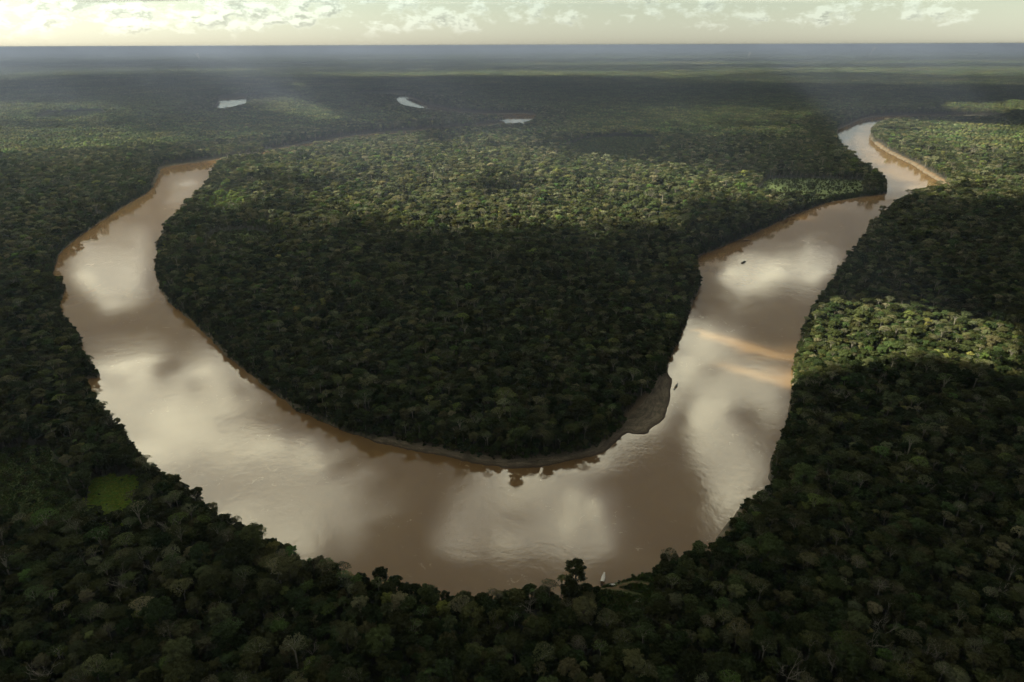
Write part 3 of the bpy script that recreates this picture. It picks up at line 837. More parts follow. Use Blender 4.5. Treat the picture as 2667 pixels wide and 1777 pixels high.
def plant():
    g = np.random.default_rng(11)
    X, Y, V, S = [], [], [], []
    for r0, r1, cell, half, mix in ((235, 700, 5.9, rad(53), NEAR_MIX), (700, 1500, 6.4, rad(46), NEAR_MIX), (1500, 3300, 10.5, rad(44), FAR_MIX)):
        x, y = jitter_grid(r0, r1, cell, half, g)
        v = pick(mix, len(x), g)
        s = 0.40 + 0.46 * g.random(len(x)) ** 1.5 + np.where(g.random(len(x)) < 0.07, 0.5 * g.random(len(x)), 0.0)
        if r0 > 1000: s = s * 1.35
        s = np.where(np.isin(np.array(V_NAME)[v], ('umbrella_tree', 'dome_tree', 'bare_tree', 'palm_tree', 'bright_tree')), np.maximum(s, 0.52 + 0.34 * g.random(len(x))), s)
        X.append(x); Y.append(y); V.append(v); S.append(s)
    # stands round the far water, where single crowns still break the shore line
    x, y = jitter_grid(3300, 6300, 14.0, rad(40), g)
    d = np.minimum(sdist(x, y, LAKE_S), sdist(x, y, REACH_S)); d = np.minimum(d, sdist(x, y, RIVER_S))
    k = d < 230
    x, y = x[k], y[k]
    X.append(x); Y.append(y); V.append(pick(FAR_MIX, len(x), g)); S.append(g.uniform(0.8, 1.3, len(x)))
    x = np.concatenate(X); y = np.concatenate(Y); v = np.concatenate(V); s = np.concatenate(S)
    d = water_dist(x, y)
    soft = np.maximum(1.0 - sstep(line_dist(x, y, BEACH), 11, 26), 0)
    ok = d > (2.0 + 5.0 * fbm(x, y, 45.0, 2, 87) + 11.0 * soft)
    for poly, gap in CLEARINGS: ok &= sdist(x, y, poly, 60.0) > gap
    ok &= ~((line_dist(x, y, SCARP) < 17) & (d < 13)) & ~((line_dist(x, y, SPIT) < 45) & (d < 18))
    x, y, v, s, d = x[ok], y[ok], v[ok], s[ok], d[ok]
    s = s * np.where(np.isin(np.array(V_NAME)[v], ('umbrella_tree', 'dome_tree', 'bare_tree', 'palm_tree')), 1.0, 1.0) * (0.72 + 0.28 * sstep(d, 4, 26)) * (0.86 + 0.28 * fbm(x, y, 130.0, 3, 17))     # lower towards the water, uneven canopy
    regrowth = sdist(x, y, REGROWTH, 60.0) < 12 * (fbm(x, y, 30.0, 2, 27) - 0.5)          # young light-leaved trees by the left arm
    v[regrowth] = g.choice(V_OF[('far_tree', 'bright')], regrowth.sum()); s[regrowth] *= 0.7
    z, _ = land_height(x, y, d)
    return x, y, z, v, s


TX, TY, TZ, TV, TS = plant()
TROT = np.random.default_rng(5).uniform(0, 2 * math.pi, len(TX))


def add_tree(px, py, kindname, colour, scale, which=None):
    """one hand-placed tree; clears the jittered ones that would stand in it"""
    global TX, TY, TZ, TV, TS, TROT
    vs = V_OF[(kindname, colour)]
    v = vs[(which if which is not None else len(TX)) % len(vs)]
    keep = np.hypot(TX - px, TY - py) > 0.62 * V_R[v] * scale
    TX, TY, TZ, TV, TS, TROT = (q[keep] for q in (TX, TY, TZ, TV, TS, TROT))
    d = water_dist(np.array([px]), np.array([py]))
    z, _ = land_height(np.array([px]), np.array([py]), np.maximum(d, 4.0))
    TX = np.append(TX, px); TY = np.append(TY, py); TZ = np.append(TZ, z[0] - 0.2)
    TV = np.append(TV, v); TS = np.append(TS, scale); TROT = np.append(TROT, (px * 7.13 + py) % 6.28)


for i, (px, py, k) in enumerate(DISTINCT):
    kn, co, sc = {'b': ('bare_tree', 'twig', 0.92), 'd': ('dome_tree', 'pale', 1.0), 'p': ('umbrella_tree', 'pale', 0.95), 'u': ('umbrella_tree', 'mid', 0.95),
                  'y': ('bright_tree', 'yellow', 1.0), 'g': ('umbrella_tree', 'bright', 1.05)}[k]
    add_tree(px, py, kn, co, sc * (0.9 + 0.2 * ((i * 37) % 10) / 10), i)
for i, (px, py, k) in enumerate(BANK_TREES):
    if k == 'm': add_tree(px, py, 'broadleaf_tree', 'mid' if i % 2 else 'dark', 0.62, i)
    elif k == 'k': add_tree(px, py, 'palm_tree', 'mid', 1.0, i)
    else: add_tree(px, py, 'broadleaf_tree', 'dark', 0.95 if i else 1.2, i)
# pale trunks left standing along the far side of the clearing by the right arm
gt = np.random.default_rng(3)
for i in range(16):
    t = i / 15
    ax, ay = GLADE_TRUNKS[1]; bx, by = GLADE_TRUNKS[3]
    add_tree(ax + (bx - ax) * t + gt.uniform(-8, 8), ay + (by - ay) * t + 22 + gt.uniform(-5, 9), 'bare_tree', 'twig', gt.uniform(0.75, 0.95), i)


# ------------------------------------------------------------------ instancing of the uncounted mass
def instancer(name, pts, rot, scale, index, sources, label):
    """one stuff object: points that carry copies of the source meshes"""
    col = bpy.data.collections.new(name + "_sources")
    for i, me in enumerate(sources):
        col.objects.link(bpy.data.objects.new("%s_%03d" % (name, i), me))
    me = bpy.data.meshes.new(name)
    me.vertices.add(len(pts)); me.vertices.foreach_set('co', np.asarray(pts, dtype=np.float32).ravel())
    for an, ty, val in (('rot', 'FLOAT', rot), ('scl', 'FLOAT', scale), ('idx', 'INT', index)):
        a = me.attributes.new(an, ty, 'POINT')
        a.data.foreach_set('value', np.asarray(val, dtype=np.int32 if ty == 'INT' else np.float32))
    me.update()
    o = bpy.data.objects.new(name, me); COL.objects.link(o)
    ng = bpy.data.node_groups.new(name, 'GeometryNodeTree')
    ng.interface.new_socket('Geometry', in_out='INPUT', socket_type='NodeSocketGeometry')
    ng.interface.new_socket('Geometry', in_out='OUTPUT', socket_type='NodeSocketGeometry')
    N = ng.nodes; L = ng.links
    gi = N.new('NodeGroupInput'); go = N.new('NodeGroupOutput')
    ci = N.new('GeometryNodeCollectionInfo'); ci.inputs['Collection'].default_value = col
    ci.inputs['Separate Children'].default_value = True; ci.inputs['Reset Children'].default_value = True
    ip = N.new('GeometryNodeInstanceOnPoints'); ip.inputs['Pick Instance'].default_value = True
    def attr(nm, ty):
        n = N.new('GeometryNodeInputNamedAttribute'); n.data_type = ty; n.inputs['Name'].default_value = nm
        return n.outputs['Attribute']
    cx = N.new('ShaderNodeCombineXYZ'); L.new(attr('rot', 'FLOAT'), cx.inputs['Z'])
    L.new(gi.outputs[0], ip.inputs['Points']); L.new(ci.outputs[0], ip.inputs['Instance'])
    L.new(attr('idx', 'INT'), ip.inputs['Instance Index'])
    e2r = N.new('FunctionNodeEulerToRotation'); L.new(cx.outputs[0], e2r.inputs[0])
    L.new(e2r.outputs[0], ip.inputs['Rotation'])
    L.new(attr('scl', 'FLOAT'), ip.inputs['Scale'])
    L.new(ip.outputs[0], go.inputs[0])
    md = o.modifiers.new("plant", 'NODES'); md.node_group = ng
    tag(o, label, None, None, 'stuff')
    return o


# ------------------------------------------------------------------ which trees stand as things of their own
def choose_things():
    top = TZ + 0.85 * V_H[TV] * TS
    u, v, dep = pixel_of(TX, TY, top)
    size = V_R[TV] * TS / dep
    inside = (u > 0.004) & (u < 0.996) & (v > 0.05) & (v < 0.664)
    names = np.array(V_NAME)[TV]
    sel = {}
    for nm, cap, least in (('broadleaf_tree', 300, 0.0), ('umbrella_tree', 170, 0.0052), ('bare_tree', 130, 0.0040), ('dome_tree', 60, 0.0040), ('palm_tree', 50, 0.0052), ('bright_tree', 90, 0.0048)):
        k = np.nonzero(inside & (names == nm) & (size > least))[0]
        sel[nm] = k[np.argsort(-size[k])][:cap]
    return sel, u * 2353, v * 2353, size


SEL, PU, PV, PSIZE = choose_things()

ISLAND_PIX = [(365, 530), (480, 390), (500, 360), (1160, 285), (1900, 300), (2040, 430), (1600, 590), (1610, 650), (1540, 860), (1440, 990), (1200, 1060), (780, 985), (540, 840), (366, 675)]


def where_phrase(U, V):
    isl = sdist(np.array([U]), np.array([V]), ISLAND_PIX, 500.0)[0] < 0
    if isl:
        if V > 900: return "near the inner bank's muddy tip"
        if U < 700: return "inside the bend towards the left arm"
        if U > 1350: return "inside the bend towards the right arm"
        return "mid-forest inside the bend" if V > 620 else "in the sunlit forest inside the bend"
    if V < 1000 and U < 620:
        return "on the left bank above the bright field" if V > 700 else "on the far left bank"
    if U > 1560 and V < 1250:
        if V > 900: return "on the right bank below the sunlit strip"
        if V > 690: return "in the sunlit strip of the right bank"
        return "on the right bank above the sunlit strip"
    cols = [(320, "in the bottom left corner" if V > 1330 else "around the bright green field"), (620, "right of the bright field"), (900, "on the near bank left of centre"),
            (1240, "on the near bank below mid river"), (1500, "behind the white roofed boat's landing"), (1790, "right of the boat landing"), (2090, "on the lower right bank"), (9999, "in the bottom right corner")]
    ph = next(p for lim, p in cols if U < lim)
    return ph


def row_phrase(V):
    if V < 1200: return ""
    return ", at bottom edge" if V > 1500 else ", just above bottom" if V > 1430 else ", farther up" if V > 1350 else ", near water"


ORD = ["leftmost", "second from left", "third from left", "fourth from left", "fifth from left", "sixth from left", "seventh from left", "eighth from left", "ninth from left", "tenth from left",
       "eleventh from left", "twelfth from left", "thirteenth from left", "fourteenth from left", "fifteenth from left", "sixteenth from left", "seventeenth from left", "eighteenth from left", "nineteenth from left", "twentieth from left"]
COLWORD = {'dark': 'dark-green', 'mid': 'green', 'olive': 'olive', 'pale': 'pale', 'bright': 'bright-green', 'yellow': 'yellow-green', 'twig': 'pale-grey'}
SHAPEWORD = {'broadleaf_tree': 'rounded tree', 'umbrella_tree': 'flat-topped tree', 'bare_tree': 'leafless tree', 'dome_tree': 'dome-crowned tree', 'palm_tree': 'palm', 'bright_tree': 'leafy tree'}
GROUPWORD = {'broadleaf_tree': 'rounded trees of the near forest', 'umbrella_tree': 'flat-topped trees above the canopy', 'bare_tree': 'leafless pale trees', 'dome_tree': 'dome-shaped twiggy trees', 'palm_tree': 'palms', 'bright_tree': 'light-coloured leafy trees'}


def build_tree_things():
    rows = []
    for nm, idx in SEL.items():
        for i in idx:
            ki, col = VARIANT[TV[i]]
            sz = V_R[TV[i]] * TS[i]
            word = 'huge' if sz > 9.6 else 'large' if sz > 7.6 else 'mid-sized' if sz > 5.6 else 'small'
            wp = where_phrase(PU[i], PV[i])
            lab = "%s %s %s %s%s" % (word, COLWORD[col], SHAPEWORD[nm], wp, "" if "sunlit strip" in wp else row_phrase(PV[i]))
            rows.append([nm, i, ki, col, lab])
    for q in rows:
        if len(q[4].split()) > 12: q[4] = q[4].replace('behind the white roofed boat\'s landing', 'behind the boat landing').replace('on the near bank ', '').replace('inside the bend towards', 'by').replace('on the left bank above', 'above').replace('in the sunlit strip of the right bank', 'in the right bank\'s sunlit strip').replace('around the bright green field', 'around the bright field').replace(', just above bottom', ', low down')
    by = {}
    for q in rows: by.setdefault(q[4], []).append(q)
    for lab, qs in by.items():
        if len(qs) < 2: continue
        qs.sort(key=lambda q: PU[q[1]])
        for n, q in enumerate(qs):
            word = ORD[n] if n < len(ORD) else "number %d from left" % (n + 1)
            q[4] = "%s, %s" % (lab, word)
            if len(q[4].split()) > 16: q[4] = q[4].replace(" of the right bank", "").replace(" muddy", "").replace("of its ", "").replace("in the ", "", 1)
    for nm, i, ki, col, lab in rows:
        K = KINDS[ki]
        e = bpy.data.objects.new(nm, None); e.empty_display_size = 2.0
        COL.objects.link(e)
        e.location = (TX[i], TY[i], TZ[i]); e.rotation_euler = (0, 0, TROT[i]); e.scale = (TS[i],) * 3
        tag(e, lab, 'palm' if nm == 'palm_tree' else 'tree', GROUPWORD[nm])
        for part, me, mat in (('branches' if nm == 'bare_tree' else 'crown', K.crown, LEAF.get(col, TWIG)), ('trunk', K.trunk, None)):
            o = bpy.data.objects.new(part, me); COL.objects.link(o); o.parent = e
            if mat is not None and len(K.colours) > 1:
                o.material_slots[0].link = 'OBJECT'; o.material_slots[0].material = mat


build_tree_things()
rest = np.ones(len(TX), dtype=bool)
for idx in SEL.values(): rest[idx] = False
instancer("forest", np.stack([TX, TY, TZ], 1)[rest], TROT[rest], TS[rest], TV[rest],
          [KINDS[ki].src[c] for ki, c in VARIANT], "unbroken rainforest canopy on both banks and inside the river bend")


# ------------------------------------------------------------------ low growth on banks and in clearings
def grass_tuft(seed):
    g = np.random.default_rng(seed); G = Geo()
    k = 26
    a = g.uniform(0, 2 * math.pi, k); q = 0.9 * np.sqrt(g.uniform(0, 1, k))
    for i in range(k):
        b = np.array([q[i] * math.cos(a[i]), q[i] * math.sin(a[i]), -0.05]); t = g.uniform(0, math.pi)
        wv_ = np.array([math.cos(t), math.sin(t), 0]) * 0.16; lean = np.array([g.normal() * 0.35, g.normal() * 0.35, g.uniform(0.6, 1.2)])
        G.add([b - wv_, b + wv_, b + lean * 0.6 + wv_ * 0.8, b + lean], [(0, 1, 2), (0, 2, 3)])
    return G.arrays()


GRASS = leaf_material("grass_blade", rgb(0.24, 0.37, 0.050), rgb(0.34, 0.46, 0.075), 0.25, 0.3)
RANK = leaf_material("rank_grass", rgb(0.045, 0.075, 0.018), rgb(0.085, 0.125, 0.03), 0.25, 0.3)


def build_low_growth():
    g = np.random.default_rng(23)
    x, y = jitter_grid(235, 2400, 3.6, rad(48), g)
    k = sdist(x, y, RIVER_S) < 32
    x, y = x[k], y[k]
    d = water_dist(x, y)
    soft = np.maximum(1.0 - sstep(line_dist(x, y, BEACH), 11, 26), 1 - sstep(sdist(x, y, SAND_BAR, 60), 0, 8))
    k = (d > 2.5 + 11 * soft) & (d < 17 + 10 * soft) & (g.random(len(x)) < (0.30 + 0.55 * fbm(x, y, 60, 3, 41)) * np.where(line_dist(x, y, SCARP) < 16, 0.35, 1.0) * np.where(line_dist(x, y, SPIT) < 45, 0.15, 1.0)) & (sdist(x, y, LANDING, 40) > 0) & (sdist(x, y, SAND_BAR, 60) > 1)
    px, py, pd = [x[k]], [y[k]], [d[k]]
    sc = [g.uniform(0.5, 1.15, k.sum()) + 0.12 * np.clip(d[k] - 5, 0, 8) * g.uniform(0.4, 1.2, k.sum())]
    for poly, cell, lo, hi, dens in ((MEADOW_DARK, 4.0, 0.3, 1.3, 0.22), (SCRUB, 7.0, 0.8, 1.9, 0.85), (GLADE, 5.0, 0.5, 1.6, 0.8), (GLADE_TRUNKS, 6.0, 0.5, 1.3, 0.35), (LANDING, 2.2, 0.2, 0.55, 0.5), (MEADOW_BRIGHT, 4.0, 0.25, 0.6, 0.10), (PASTURE_A, 13.0, 0.8, 2.4, 0.8), (BAR_GREEN, 15.0, 0.8, 2.0, 0.6)):
        p = np.array(poly, dtype=float); lo_, hi_ = p.min(0), p.max(0)
        gx, gy = np.meshgrid(np.arange(lo_[0], hi_[0], cell), np.arange(lo_[1], hi_[1], cell), indexing='ij')
        ax = gx.ravel() + g.uniform(-.5, .5, gx.size) * cell; ay = gy.ravel() + g.uniform(-.5, .5, gx.size) * cell
        k = (sdist(ax, ay, poly, 80) < 0) & (g.random(len(ax)) < dens * 2 * fbm(ax, ay, 22, 2, 61))
        if poly is LANDING: k &= np.minimum(line_dist(ax, ay, PATHS[0]), line_dist(ax, ay, PATHS[1])) > 2.2
        px.append(ax[k]); py.append(ay[k]); pd.append(np.full(k.sum(), 60.0)); sc.append(g.uniform(lo, hi, k.sum()))
    x = np.concatenate(px); y = np.concatenate(py); s = np.concatenate(sc)
    d = water_dist(x, y); z, _ = land_height(x, y, d)
    shrubs = [vi for vi, n in enumerate(V_NAME) if n == 'shrub']
    src = [KINDS[VARIANT[v][0]].src[VARIANT[v][1]] for v in shrubs]
    instancer("undergrowth", np.stack([x, y, z - 0.2], 1), g.uniform(0, 6.28, len(x)), s, g.integers(0, len(src), len(x)), src,
              "low shrubs and creepers along the banks and in the clearings")
    X, Y, I = [], [], []
    for poly, cell, kind in ((MEADOW_BRIGHT, 1.15, 0), (LANDING, 1.3, 1), (MEADOW_DARK, 1.7, 1)):
        p = np.array(poly, dtype=float); lo_, hi_ = p.min(0), p.max(0)
        gx, gy = np.meshgrid(np.arange(lo_[0], hi_[0], cell), np.arange(lo_[1], hi_[1], cell), indexing='ij')
        ax = gx.ravel() + g.uniform(-.5, .5, gx.size) * cell; ay = gy.ravel() + g.uniform(-.5, .5, gx.size) * cell
        k = sdist(ax, ay, poly, 80) + 14 * (fbm(ax, ay, 14, 2, 3) - .5) < -0.5
        if kind == 1: k &= np.minimum(line_dist(ax, ay, PATHS[0]), line_dist(ax, ay, PATHS[1])) > 1.6
        X.append(ax[k]); Y.append(ay[k]); I.append(np.full(k.sum(), kind))
    x = np.concatenate(X); y = np.concatenate(Y); i = np.concatenate(I)
    z, _ = land_height(x, y, water_dist(x, y))
    instancer("grass", np.stack([x, y, z], 1), g.uniform(0, 6.28, len(x)), g.uniform(0.6, 1.3, len(x)) * (0.7 + 0.6 * fbm(x, y, 9, 2, 9)), i,
              [to_mesh("tuft_field", grass_tuft(1), GRASS), to_mesh("tuft_rank", grass_tuft(2), RANK)], "tufted grass covering the fields and the boat landing")


build_low_growth()


# ------------------------------------------------------------------ forest farther off, as patches of crowns
def patch(seed, size, n, r0, r1, h0, h1):
    g = np.random.default_rng(seed)
    V, F, M = [], [], []; off = 0
    bm = bmesh.new(); bmesh.ops.create_icosphere(bm, subdivisions=2 if size < 100 else 1, radius=1.0)
    base = np.array([q.co[:] for q in bm.verts]); tri = np.array([[q.index for q in f.verts] for f in bm.faces]); bm.free()
    up = base[tri].mean(1)[:, 2] > -0.25
    tri = tri[up]
    k = int(math.sqrt(n)) + 1
    cell = size / k
    for i in range(k):
        for j in range(k):
            r = g.uniform(r0, r1); c = np.array([(i + g.uniform(0, 1)) * cell - size / 2, (j + g.uniform(0, 1)) * cell - size / 2, g.uniform(h0, h1) - r * 0.55])
            v = base * (1 + 0.30 * g.uniform(-1, 1, (len(base), 1))) * np.array([r, r, r * g.uniform(0.5, 0.85)])
            V.append(v + c); F.append(tri + off); off += len(v)
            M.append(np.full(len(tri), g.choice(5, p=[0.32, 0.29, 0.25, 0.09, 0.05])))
    me = fast_mesh("patch", np.concatenate(V), np.concatenate(F), [LEAF[c] for c in ('dark', 'mid', 'olive', 'pale', 'bright')])
    me.polygons.foreach_set('material_index', np.concatenate(M).astype(np.int32)); me.update()
    return me


def build_far_forest():
    g = np.random.default_rng(29)
    src = [patch(1 + i, 60, 26, 4.5, 8.5, 20, 31) for i in range(4)] + [patch(11 + i, 200, 240, 5.0, 9.5, 19, 31) for i in range(4)] + [patch(21 + i, 600, 330, 13, 26, 20, 34) for i in range(3)]
    P, I = [], []
    for r0, r1, cell, first, n in ((3290, 7000, 60, 0, 4), (7000, 16000, 200, 4, 4), (16000, 48000, 600, 8, 3)):
        m = int(r1 / cell) + 1
        gx, gy = np.meshgrid(np.arange(-m, m), np.arange(0, m), indexing='ij')
        x = gx.ravel() * cell + 0.0; y = gy.ravel() * cell + 0.0
        r = np.hypot(x, y); k = (r >= r0) & (r < r1) & (np.abs(np.arctan2(x, y)) < rad(43))
        x, y = x[k], y[k]
        if r0 < 7000:
            d = np.minimum(np.minimum(sdist(x, y, LAKE_S), sdist(x, y, REACH_S)), sdist(x, y, RIVER_S))
            ok = d > 170
            for poly in (SCRUB, PASTURE_A, BAR_GREEN): ok &= sdist(x, y, poly, 200) > 30
        else:
            ok = fbm(x, y * 0.7, 1500.0, 4, 51) < 0.675 + 0.4 * (r[k] < 12000)
        x, y = x[ok], y[ok]
        P.append(np.stack([x, y, rolling(x, y) - 1.0], 1)); I.append(g.integers(first, first + n, len(x)))
    P = np.concatenate(P); I = np.concatenate(I)
    instancer("far_forest", P, g.integers(0, 4, len(P)) * math.pi / 2, np.ones(len(P)), I, src, "distant forest fading into blue haze towards the horizon")


build_far_forest()


# ------------------------------------------------------------------ boats
def paint(name, c, rough=0.5):
    m, t = new_mat(name)
    out = t.add('ShaderNodeOutputMaterial'); p = t.add('ShaderNodeBsdfPrincipled')
    geo = t.add('ShaderNodeNewGeometry')
    n = t.noise(geo.outputs['Position'], 1.3, 5.0)
    t.link(t.mix(t.maprange(n, 0.35, 0.75), rgb(*c), rgb(*(q * 0.72 for q in c))), p.inputs['Base Color'])
    p.inputs['Roughness'].default_value = rough
    t.link(p.outputs[0], out.inputs['Surface'])
    return m


M_WHITE = paint("white_boat_paint", (0.80, 0.79, 0.74), 0.45)
M_WOOD = paint("weathered_plank", (0.11, 0.085, 0.06), 0.8)
M_DARK = paint("dark_hull_paint", (0.035, 0.035, 0.035), 0.6)
M_TARP = paint("grey_tarpaulin", (0.16, 0.17, 0.17), 0.7)
M_ENGINE = paint("engine_black", (0.02, 0.02, 0.022), 0.4)
M_GREEN = paint("green_hull_paint", (0.05, 0.10, 0.085), 0.5)


def hull_arrays(L, W, depth, stations=14, wall=0.06):
    """long riverboat hull: pointed raised bow at +x, narrow square stern, open on top"""
    rings = []
    for i in range(stations + 1):
        t = i / stations; x = -L / 2 + L * t
        wd = W / 2 * (0.62 + 0.38 * min(1, t / 0.35)) * (1 - max(0, (t - 0.5) / 0.5) ** 2.2 * 0.94)
        sheer = 0.55 * depth * max(0, (t - 0.6) / 0.4) ** 2 + 0.12 * depth * max(0, (0.2 - t) / 0.2)
        rim = depth * 0.62 + sheer; keel = -depth * 0.38 + 0.5 * depth * max(0, (t - 0.8) / 0.2) ** 2
        pts = [(x, -wd, rim), (x, -wd * 0.86, keel + 0.35 * depth), (x, -wd * 0.5, keel), (x, wd * 0.5, keel), (x, wd * 0.86, keel + 0.35 * depth), (x, wd, rim)]
        wi = max(wd - wall, 0.01)
        pts += [(x, wi, rim), (x, wi * 0.84, keel + 0.35 * depth), (x, wi * 0.45, keel + 0.08), (x, -wi * 0.45, keel + 0.08), (x, -wi * 0.84, keel + 0.35 * depth), (x, -wi, rim)]
        rings.append(pts)
    n = 12; v = [p for r in rings for p in r]; f = []
    for i in range(stations):
        for k in range(n): f.append((i * n + k, i * n + (k + 1) % n, (i + 1) * n + (k + 1) % n, (i + 1) * n + k))
    f.append(tuple(range(n))); f.append(tuple(stations * n + k for k in range(n - 1, -1, -1)))
    return v, f


def box(v, f, c, s, rz=0.0):
    o = len(v); ca, sa = math.cos(rz), math.sin(rz)
    for dx_ in (-1, 1):
        for dy_ in (-1, 1):
            for dz_ in (-1, 1):
                a, b = dx_ * s[0] / 2, dy_ * s[1] / 2
                v.append((c[0] + a * ca - b * sa, c[1] + a * sa + b * ca, c[2] + dz_ * s[2] / 2))
    for q in ((0, 1, 3, 2), (4, 6, 7, 5), (0, 4, 5, 1), (2, 3, 7, 6), (0, 2, 6, 4), (1, 5, 7, 3)): f.append(tuple(o + i for i in q))


def arched_roof(x0, x1, W, z, rise, taper=0.0, thick=0.05, k=8, n=6):
    v, f = [], []
    for i in range(n + 1):
        t = i / n; x = x0 + (x1 - x0) * t; wd = W / 2 * (1 - taper * max(0, t - 0.45) / 0.55)
        for lay in (0, thick):
            for j in range(k + 1):
                a = math.pi * j / k
                v.append((x, -wd * math.cos(a), z + rise * math.sin(a) - lay))
    m = 2 * (k + 1)
    for i in range(n):
        for j in range(k):
            f.append((i * m + j, i * m + j + 1, (i + 1) * m + j + 1, (i + 1) * m + j))
            f.append((i * m + k + 1 + j + 1, i * m + k + 1 + j, (i + 1) * m + k + 1 + j, (i + 1) * m + k + 1 + j + 1))
    return v, f


def boat(name, label, a, b, W, depth, hull_mat, roof=None, z=0.12, group="boats on the river"):
    """a = stern, b = bow on the ground plane"""
    a = Vector(a); b = Vector(b); L = (b - a).length; c = (a + b) / 2
    e = bpy.data.objects.new(name, None); COL.objects.link(e)
    e.location = (c.x, c.y, z); e.rotation_euler = (0, 0, math.atan2(b.y - a.y, b.x - a.x))
    tag(e, label, 'boat', group)
    mesh_obj('hull', *hull_arrays(L, W, depth), [hull_mat], e, smooth=False)
    for i in range(3):
        v, f = [], []
        box(v, f, (-L * 0.36 + i * 0.17 * L if not roof else -L * 0.44 + i * 0.03 * L, 0, depth * 0.42), (0.28, W * 0.62, 0.05))
        mesh_obj('bench', v, f, [M_WOOD], e)
    if roof:
        x0, x1, rz_, rise, taper, mat = roof
        mesh_obj('roof', *arched_roof(L * x0, L * x1, W * 1.04, rz_, rise, taper), [mat], e, smooth=True)
        v, f = [], []
        for i in range(5):
            x = L * x0 + (L * x1 - L * x0) * (0.04 + 0.92 * i / 4)
            ww = W * 0.47 * (1 - taper * max(0, (0.04 + 0.92 * i / 4) - 0.45) / 0.55)
            for s in (-1, 1):
                vv, ff = [], []
                box(vv, ff, (x, s * ww, (rz_ + depth * 0.5) / 2), (0.07, 0.07, rz_ - depth * 0.5 + 0.1))
                mesh_obj('post', vv, ff, [M_WOOD], e)
    v, f = [], []
    box(v, f, (-L / 2 - 0.12, 0, depth * 0.75), (0.45, 0.34, 0.5)); box(v, f, (-L / 2 - 0.22, 0, 0.0), (0.10, 0.10, 1.3)); box(v, f, (-L / 2 + 0.45, 0.05, depth * 0.85), (0.8, 0.06, 0.06))
    mesh_obj('outboard_motor', v, f, [M_ENGINE], e)
    return e


boat('river_boat', "long boat with a white arched roof moored at the near bank landing", BOAT_STERN, BOAT_BOW, 3.0, 1.3, M_DARK, (-0.28, 0.47, 1.75, 0.45, 0.62, M_WHITE))
boat('canoe', "narrow dark green canoe drawn up beside the mud bar", CANOE_B, CANOE_A, 2.6, 1.2, M_GREEN, (-0.02, 0.34, 1.3, 0.35, 0.4, M_TARP))
boat('covered_boat', "dark covered boat crossing open water in the right arm", MID_A, MID_B, 2.8, 1.3, M_DARK, (-0.30, 0.30, 2.2, 0.6, 0.2, M_TARP))
boat('covered_boat', "grey roofed boat lying close under the shaded bank of the right arm", BANKBOAT_A, BANKBOAT_B, 3.0, 1.3, M_DARK, (-0.25, 0.42, 1.9, 0.55, 0.3, M_TARP))


def skiff_on_land():
    a, b = Vector(WHITE_A), Vector(WHITE_B); c = (a + b) / 2
    zz, _ = land_height(np.array([c.x]), np.array([c.y]), water_dist(np.array([c.x]), np.array([c.y])))
    e = bpy.data.objects.new('skiff', None); COL.objects.link(e)
    e.location = (c.x, c.y, zz[0] + 0.75); e.rotation_euler = (math.pi, 0, math.atan2(b.y - a.y, b.x - a.x))
    tag(e, "small white skiff lying upturned beside the landing path", 'boat')
    L = (b - a).length * 1.1
    mesh_obj('hull', *hull_arrays(L, 1.7, 0.8), [M_WHITE], e)
    v, f = [], []
    box(v, f, (-L * 0.1, 0, 0.42), (0.3, 1.3, 0.05)); mesh_obj('bench', v, f, [M_WOOD], e)


skiff_on_land()


# fallen timber at the landing
def timber(i, c, ang, L):
    zz, _ = land_height(np.array([c[0]]), np.array([c[1]]), water_dist(np.array([c[0]]), np.array([c[1]])))
    G = Geo(); h = L / 2
    G.tube([(-h, 0, 0), (0, 0.08, 0.03), (h, 0, 0)], [0.30, 0.26, 0.2], 7)
    v, f = G.arrays()
    o = mesh_obj('felled_log', v, f, [BARK_PALE])
    o.location = (c[0], c[1], zz[0] + 0.28); o.rotation_euler = (0, 0, ang)
    return o


for i, (c, ang, L, lab) in enumerate([((97, 405.5), 0.7, 6.0, "longest pale log in the felled heap right of the landing"), ((99, 404), 1.1, 4.6, "short pale log right of the longest one at the landing"), ((95.5, 403), 0.25, 5.0, "pale log nearest the viewer in the landing's timber heap")]):
    tag(timber(i, c, ang, L), lab, 'log', 'felled logs at the landing')


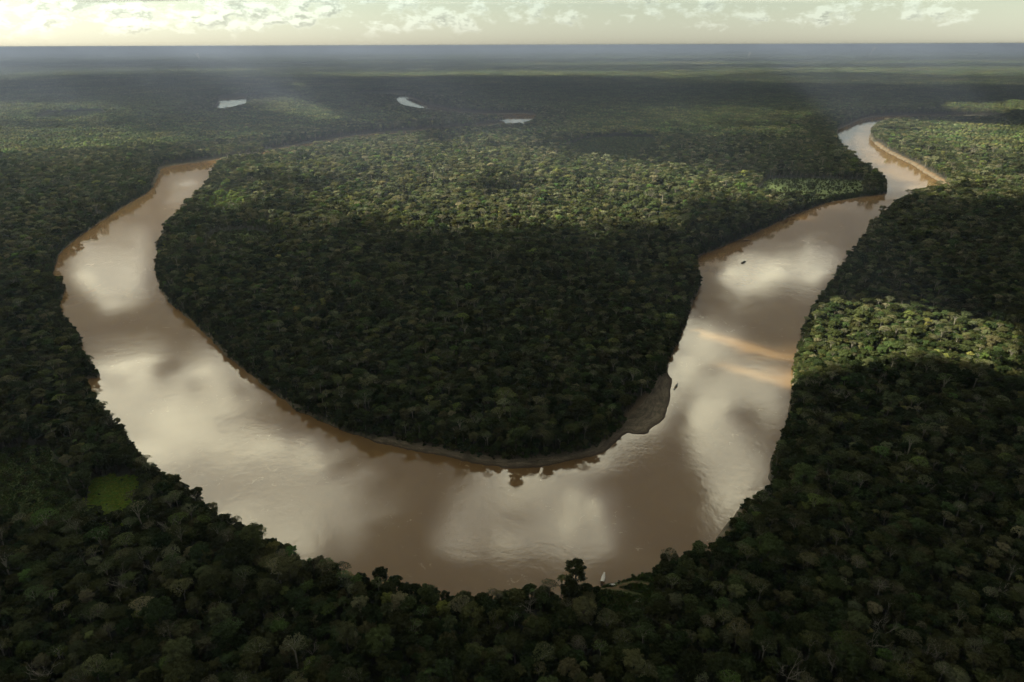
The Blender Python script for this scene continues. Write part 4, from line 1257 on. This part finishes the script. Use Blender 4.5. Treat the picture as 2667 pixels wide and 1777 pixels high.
# ------------------------------------------------------------------ smoke of small fires near the horizon
def smoke_plume(x, y, h, lean, label):
    z0, = rolling(np.array([x]), np.array([y]))
    G = Geo(); n = 9
    pts = [(lean * h * (t / n) ** 1.6, 6 * math.sin(t * 1.7), h * t / n) for t in range(n + 1)]
    G.tube(pts, [8 + 42 * (t / n) ** 0.9 for t in range(n + 1)], 10)
    v, f = G.arrays()
    f = f + [tuple(range(9, -1, -1))]
    m, t = new_mat("wood_smoke")
    out = t.add('ShaderNodeOutputMaterial'); pv = t.add('ShaderNodeVolumePrincipled')
    pv.inputs['Color'].default_value = rgb(0.9, 0.9, 0.9); pv.inputs['Density'].default_value = 0.012
    t.link(pv.outputs[0], out.inputs['Volume'])
    o = mesh_obj('smoke_plume', v, f, [m], smooth=True)
    o.location = (x, y, z0 + 8)
    tag(o, label, 'smoke', 'smoke plumes on the horizon')


smoke_plume(11300, 23300, 290, 0.45, "thin white smoke plume on the horizon, second from right")
smoke_plume(16800, 22600, 230, 1.1, "slanting smoke plume on the horizon at the far right edge")
smoke_plume(6900, 21500, 170, 0.3, "faint low smoke plume right of centre below the horizon")
smoke_plume(-8600, 20400, 190, -0.3, "faint smoke plume near the horizon on the left")

# ------------------------------------------------------------------ air
def build_haze():
    s, z0, z1 = 98000.0, -30.0, 404.0
    v = [(x, y, z) for x in (-s, s) for y in (-s, s) for z in (z0, z1)]
    f = [(0, 1, 3, 2), (4, 6, 7, 5), (0, 4, 5, 1), (2, 3, 7, 6), (0, 2, 6, 4), (1, 5, 7, 3)]
    m, t = new_mat("haze")
    out = t.add('ShaderNodeOutputMaterial'); pv = t.add('ShaderNodeVolumePrincipled')
    pv.inputs['Color'].default_value = rgb(0.35, 0.43, 0.62)
    pv.inputs['Density'].default_value = 9.5e-5
    pv.inputs['Anisotropy'].default_value = 0.35
    t.link(pv.outputs[0], out.inputs['Volume'])
    o = mesh_obj('haze', v, f, [m])
    tag(o, "pale blue-grey haze thickening towards the horizon", None, None, 'stuff')


build_haze()
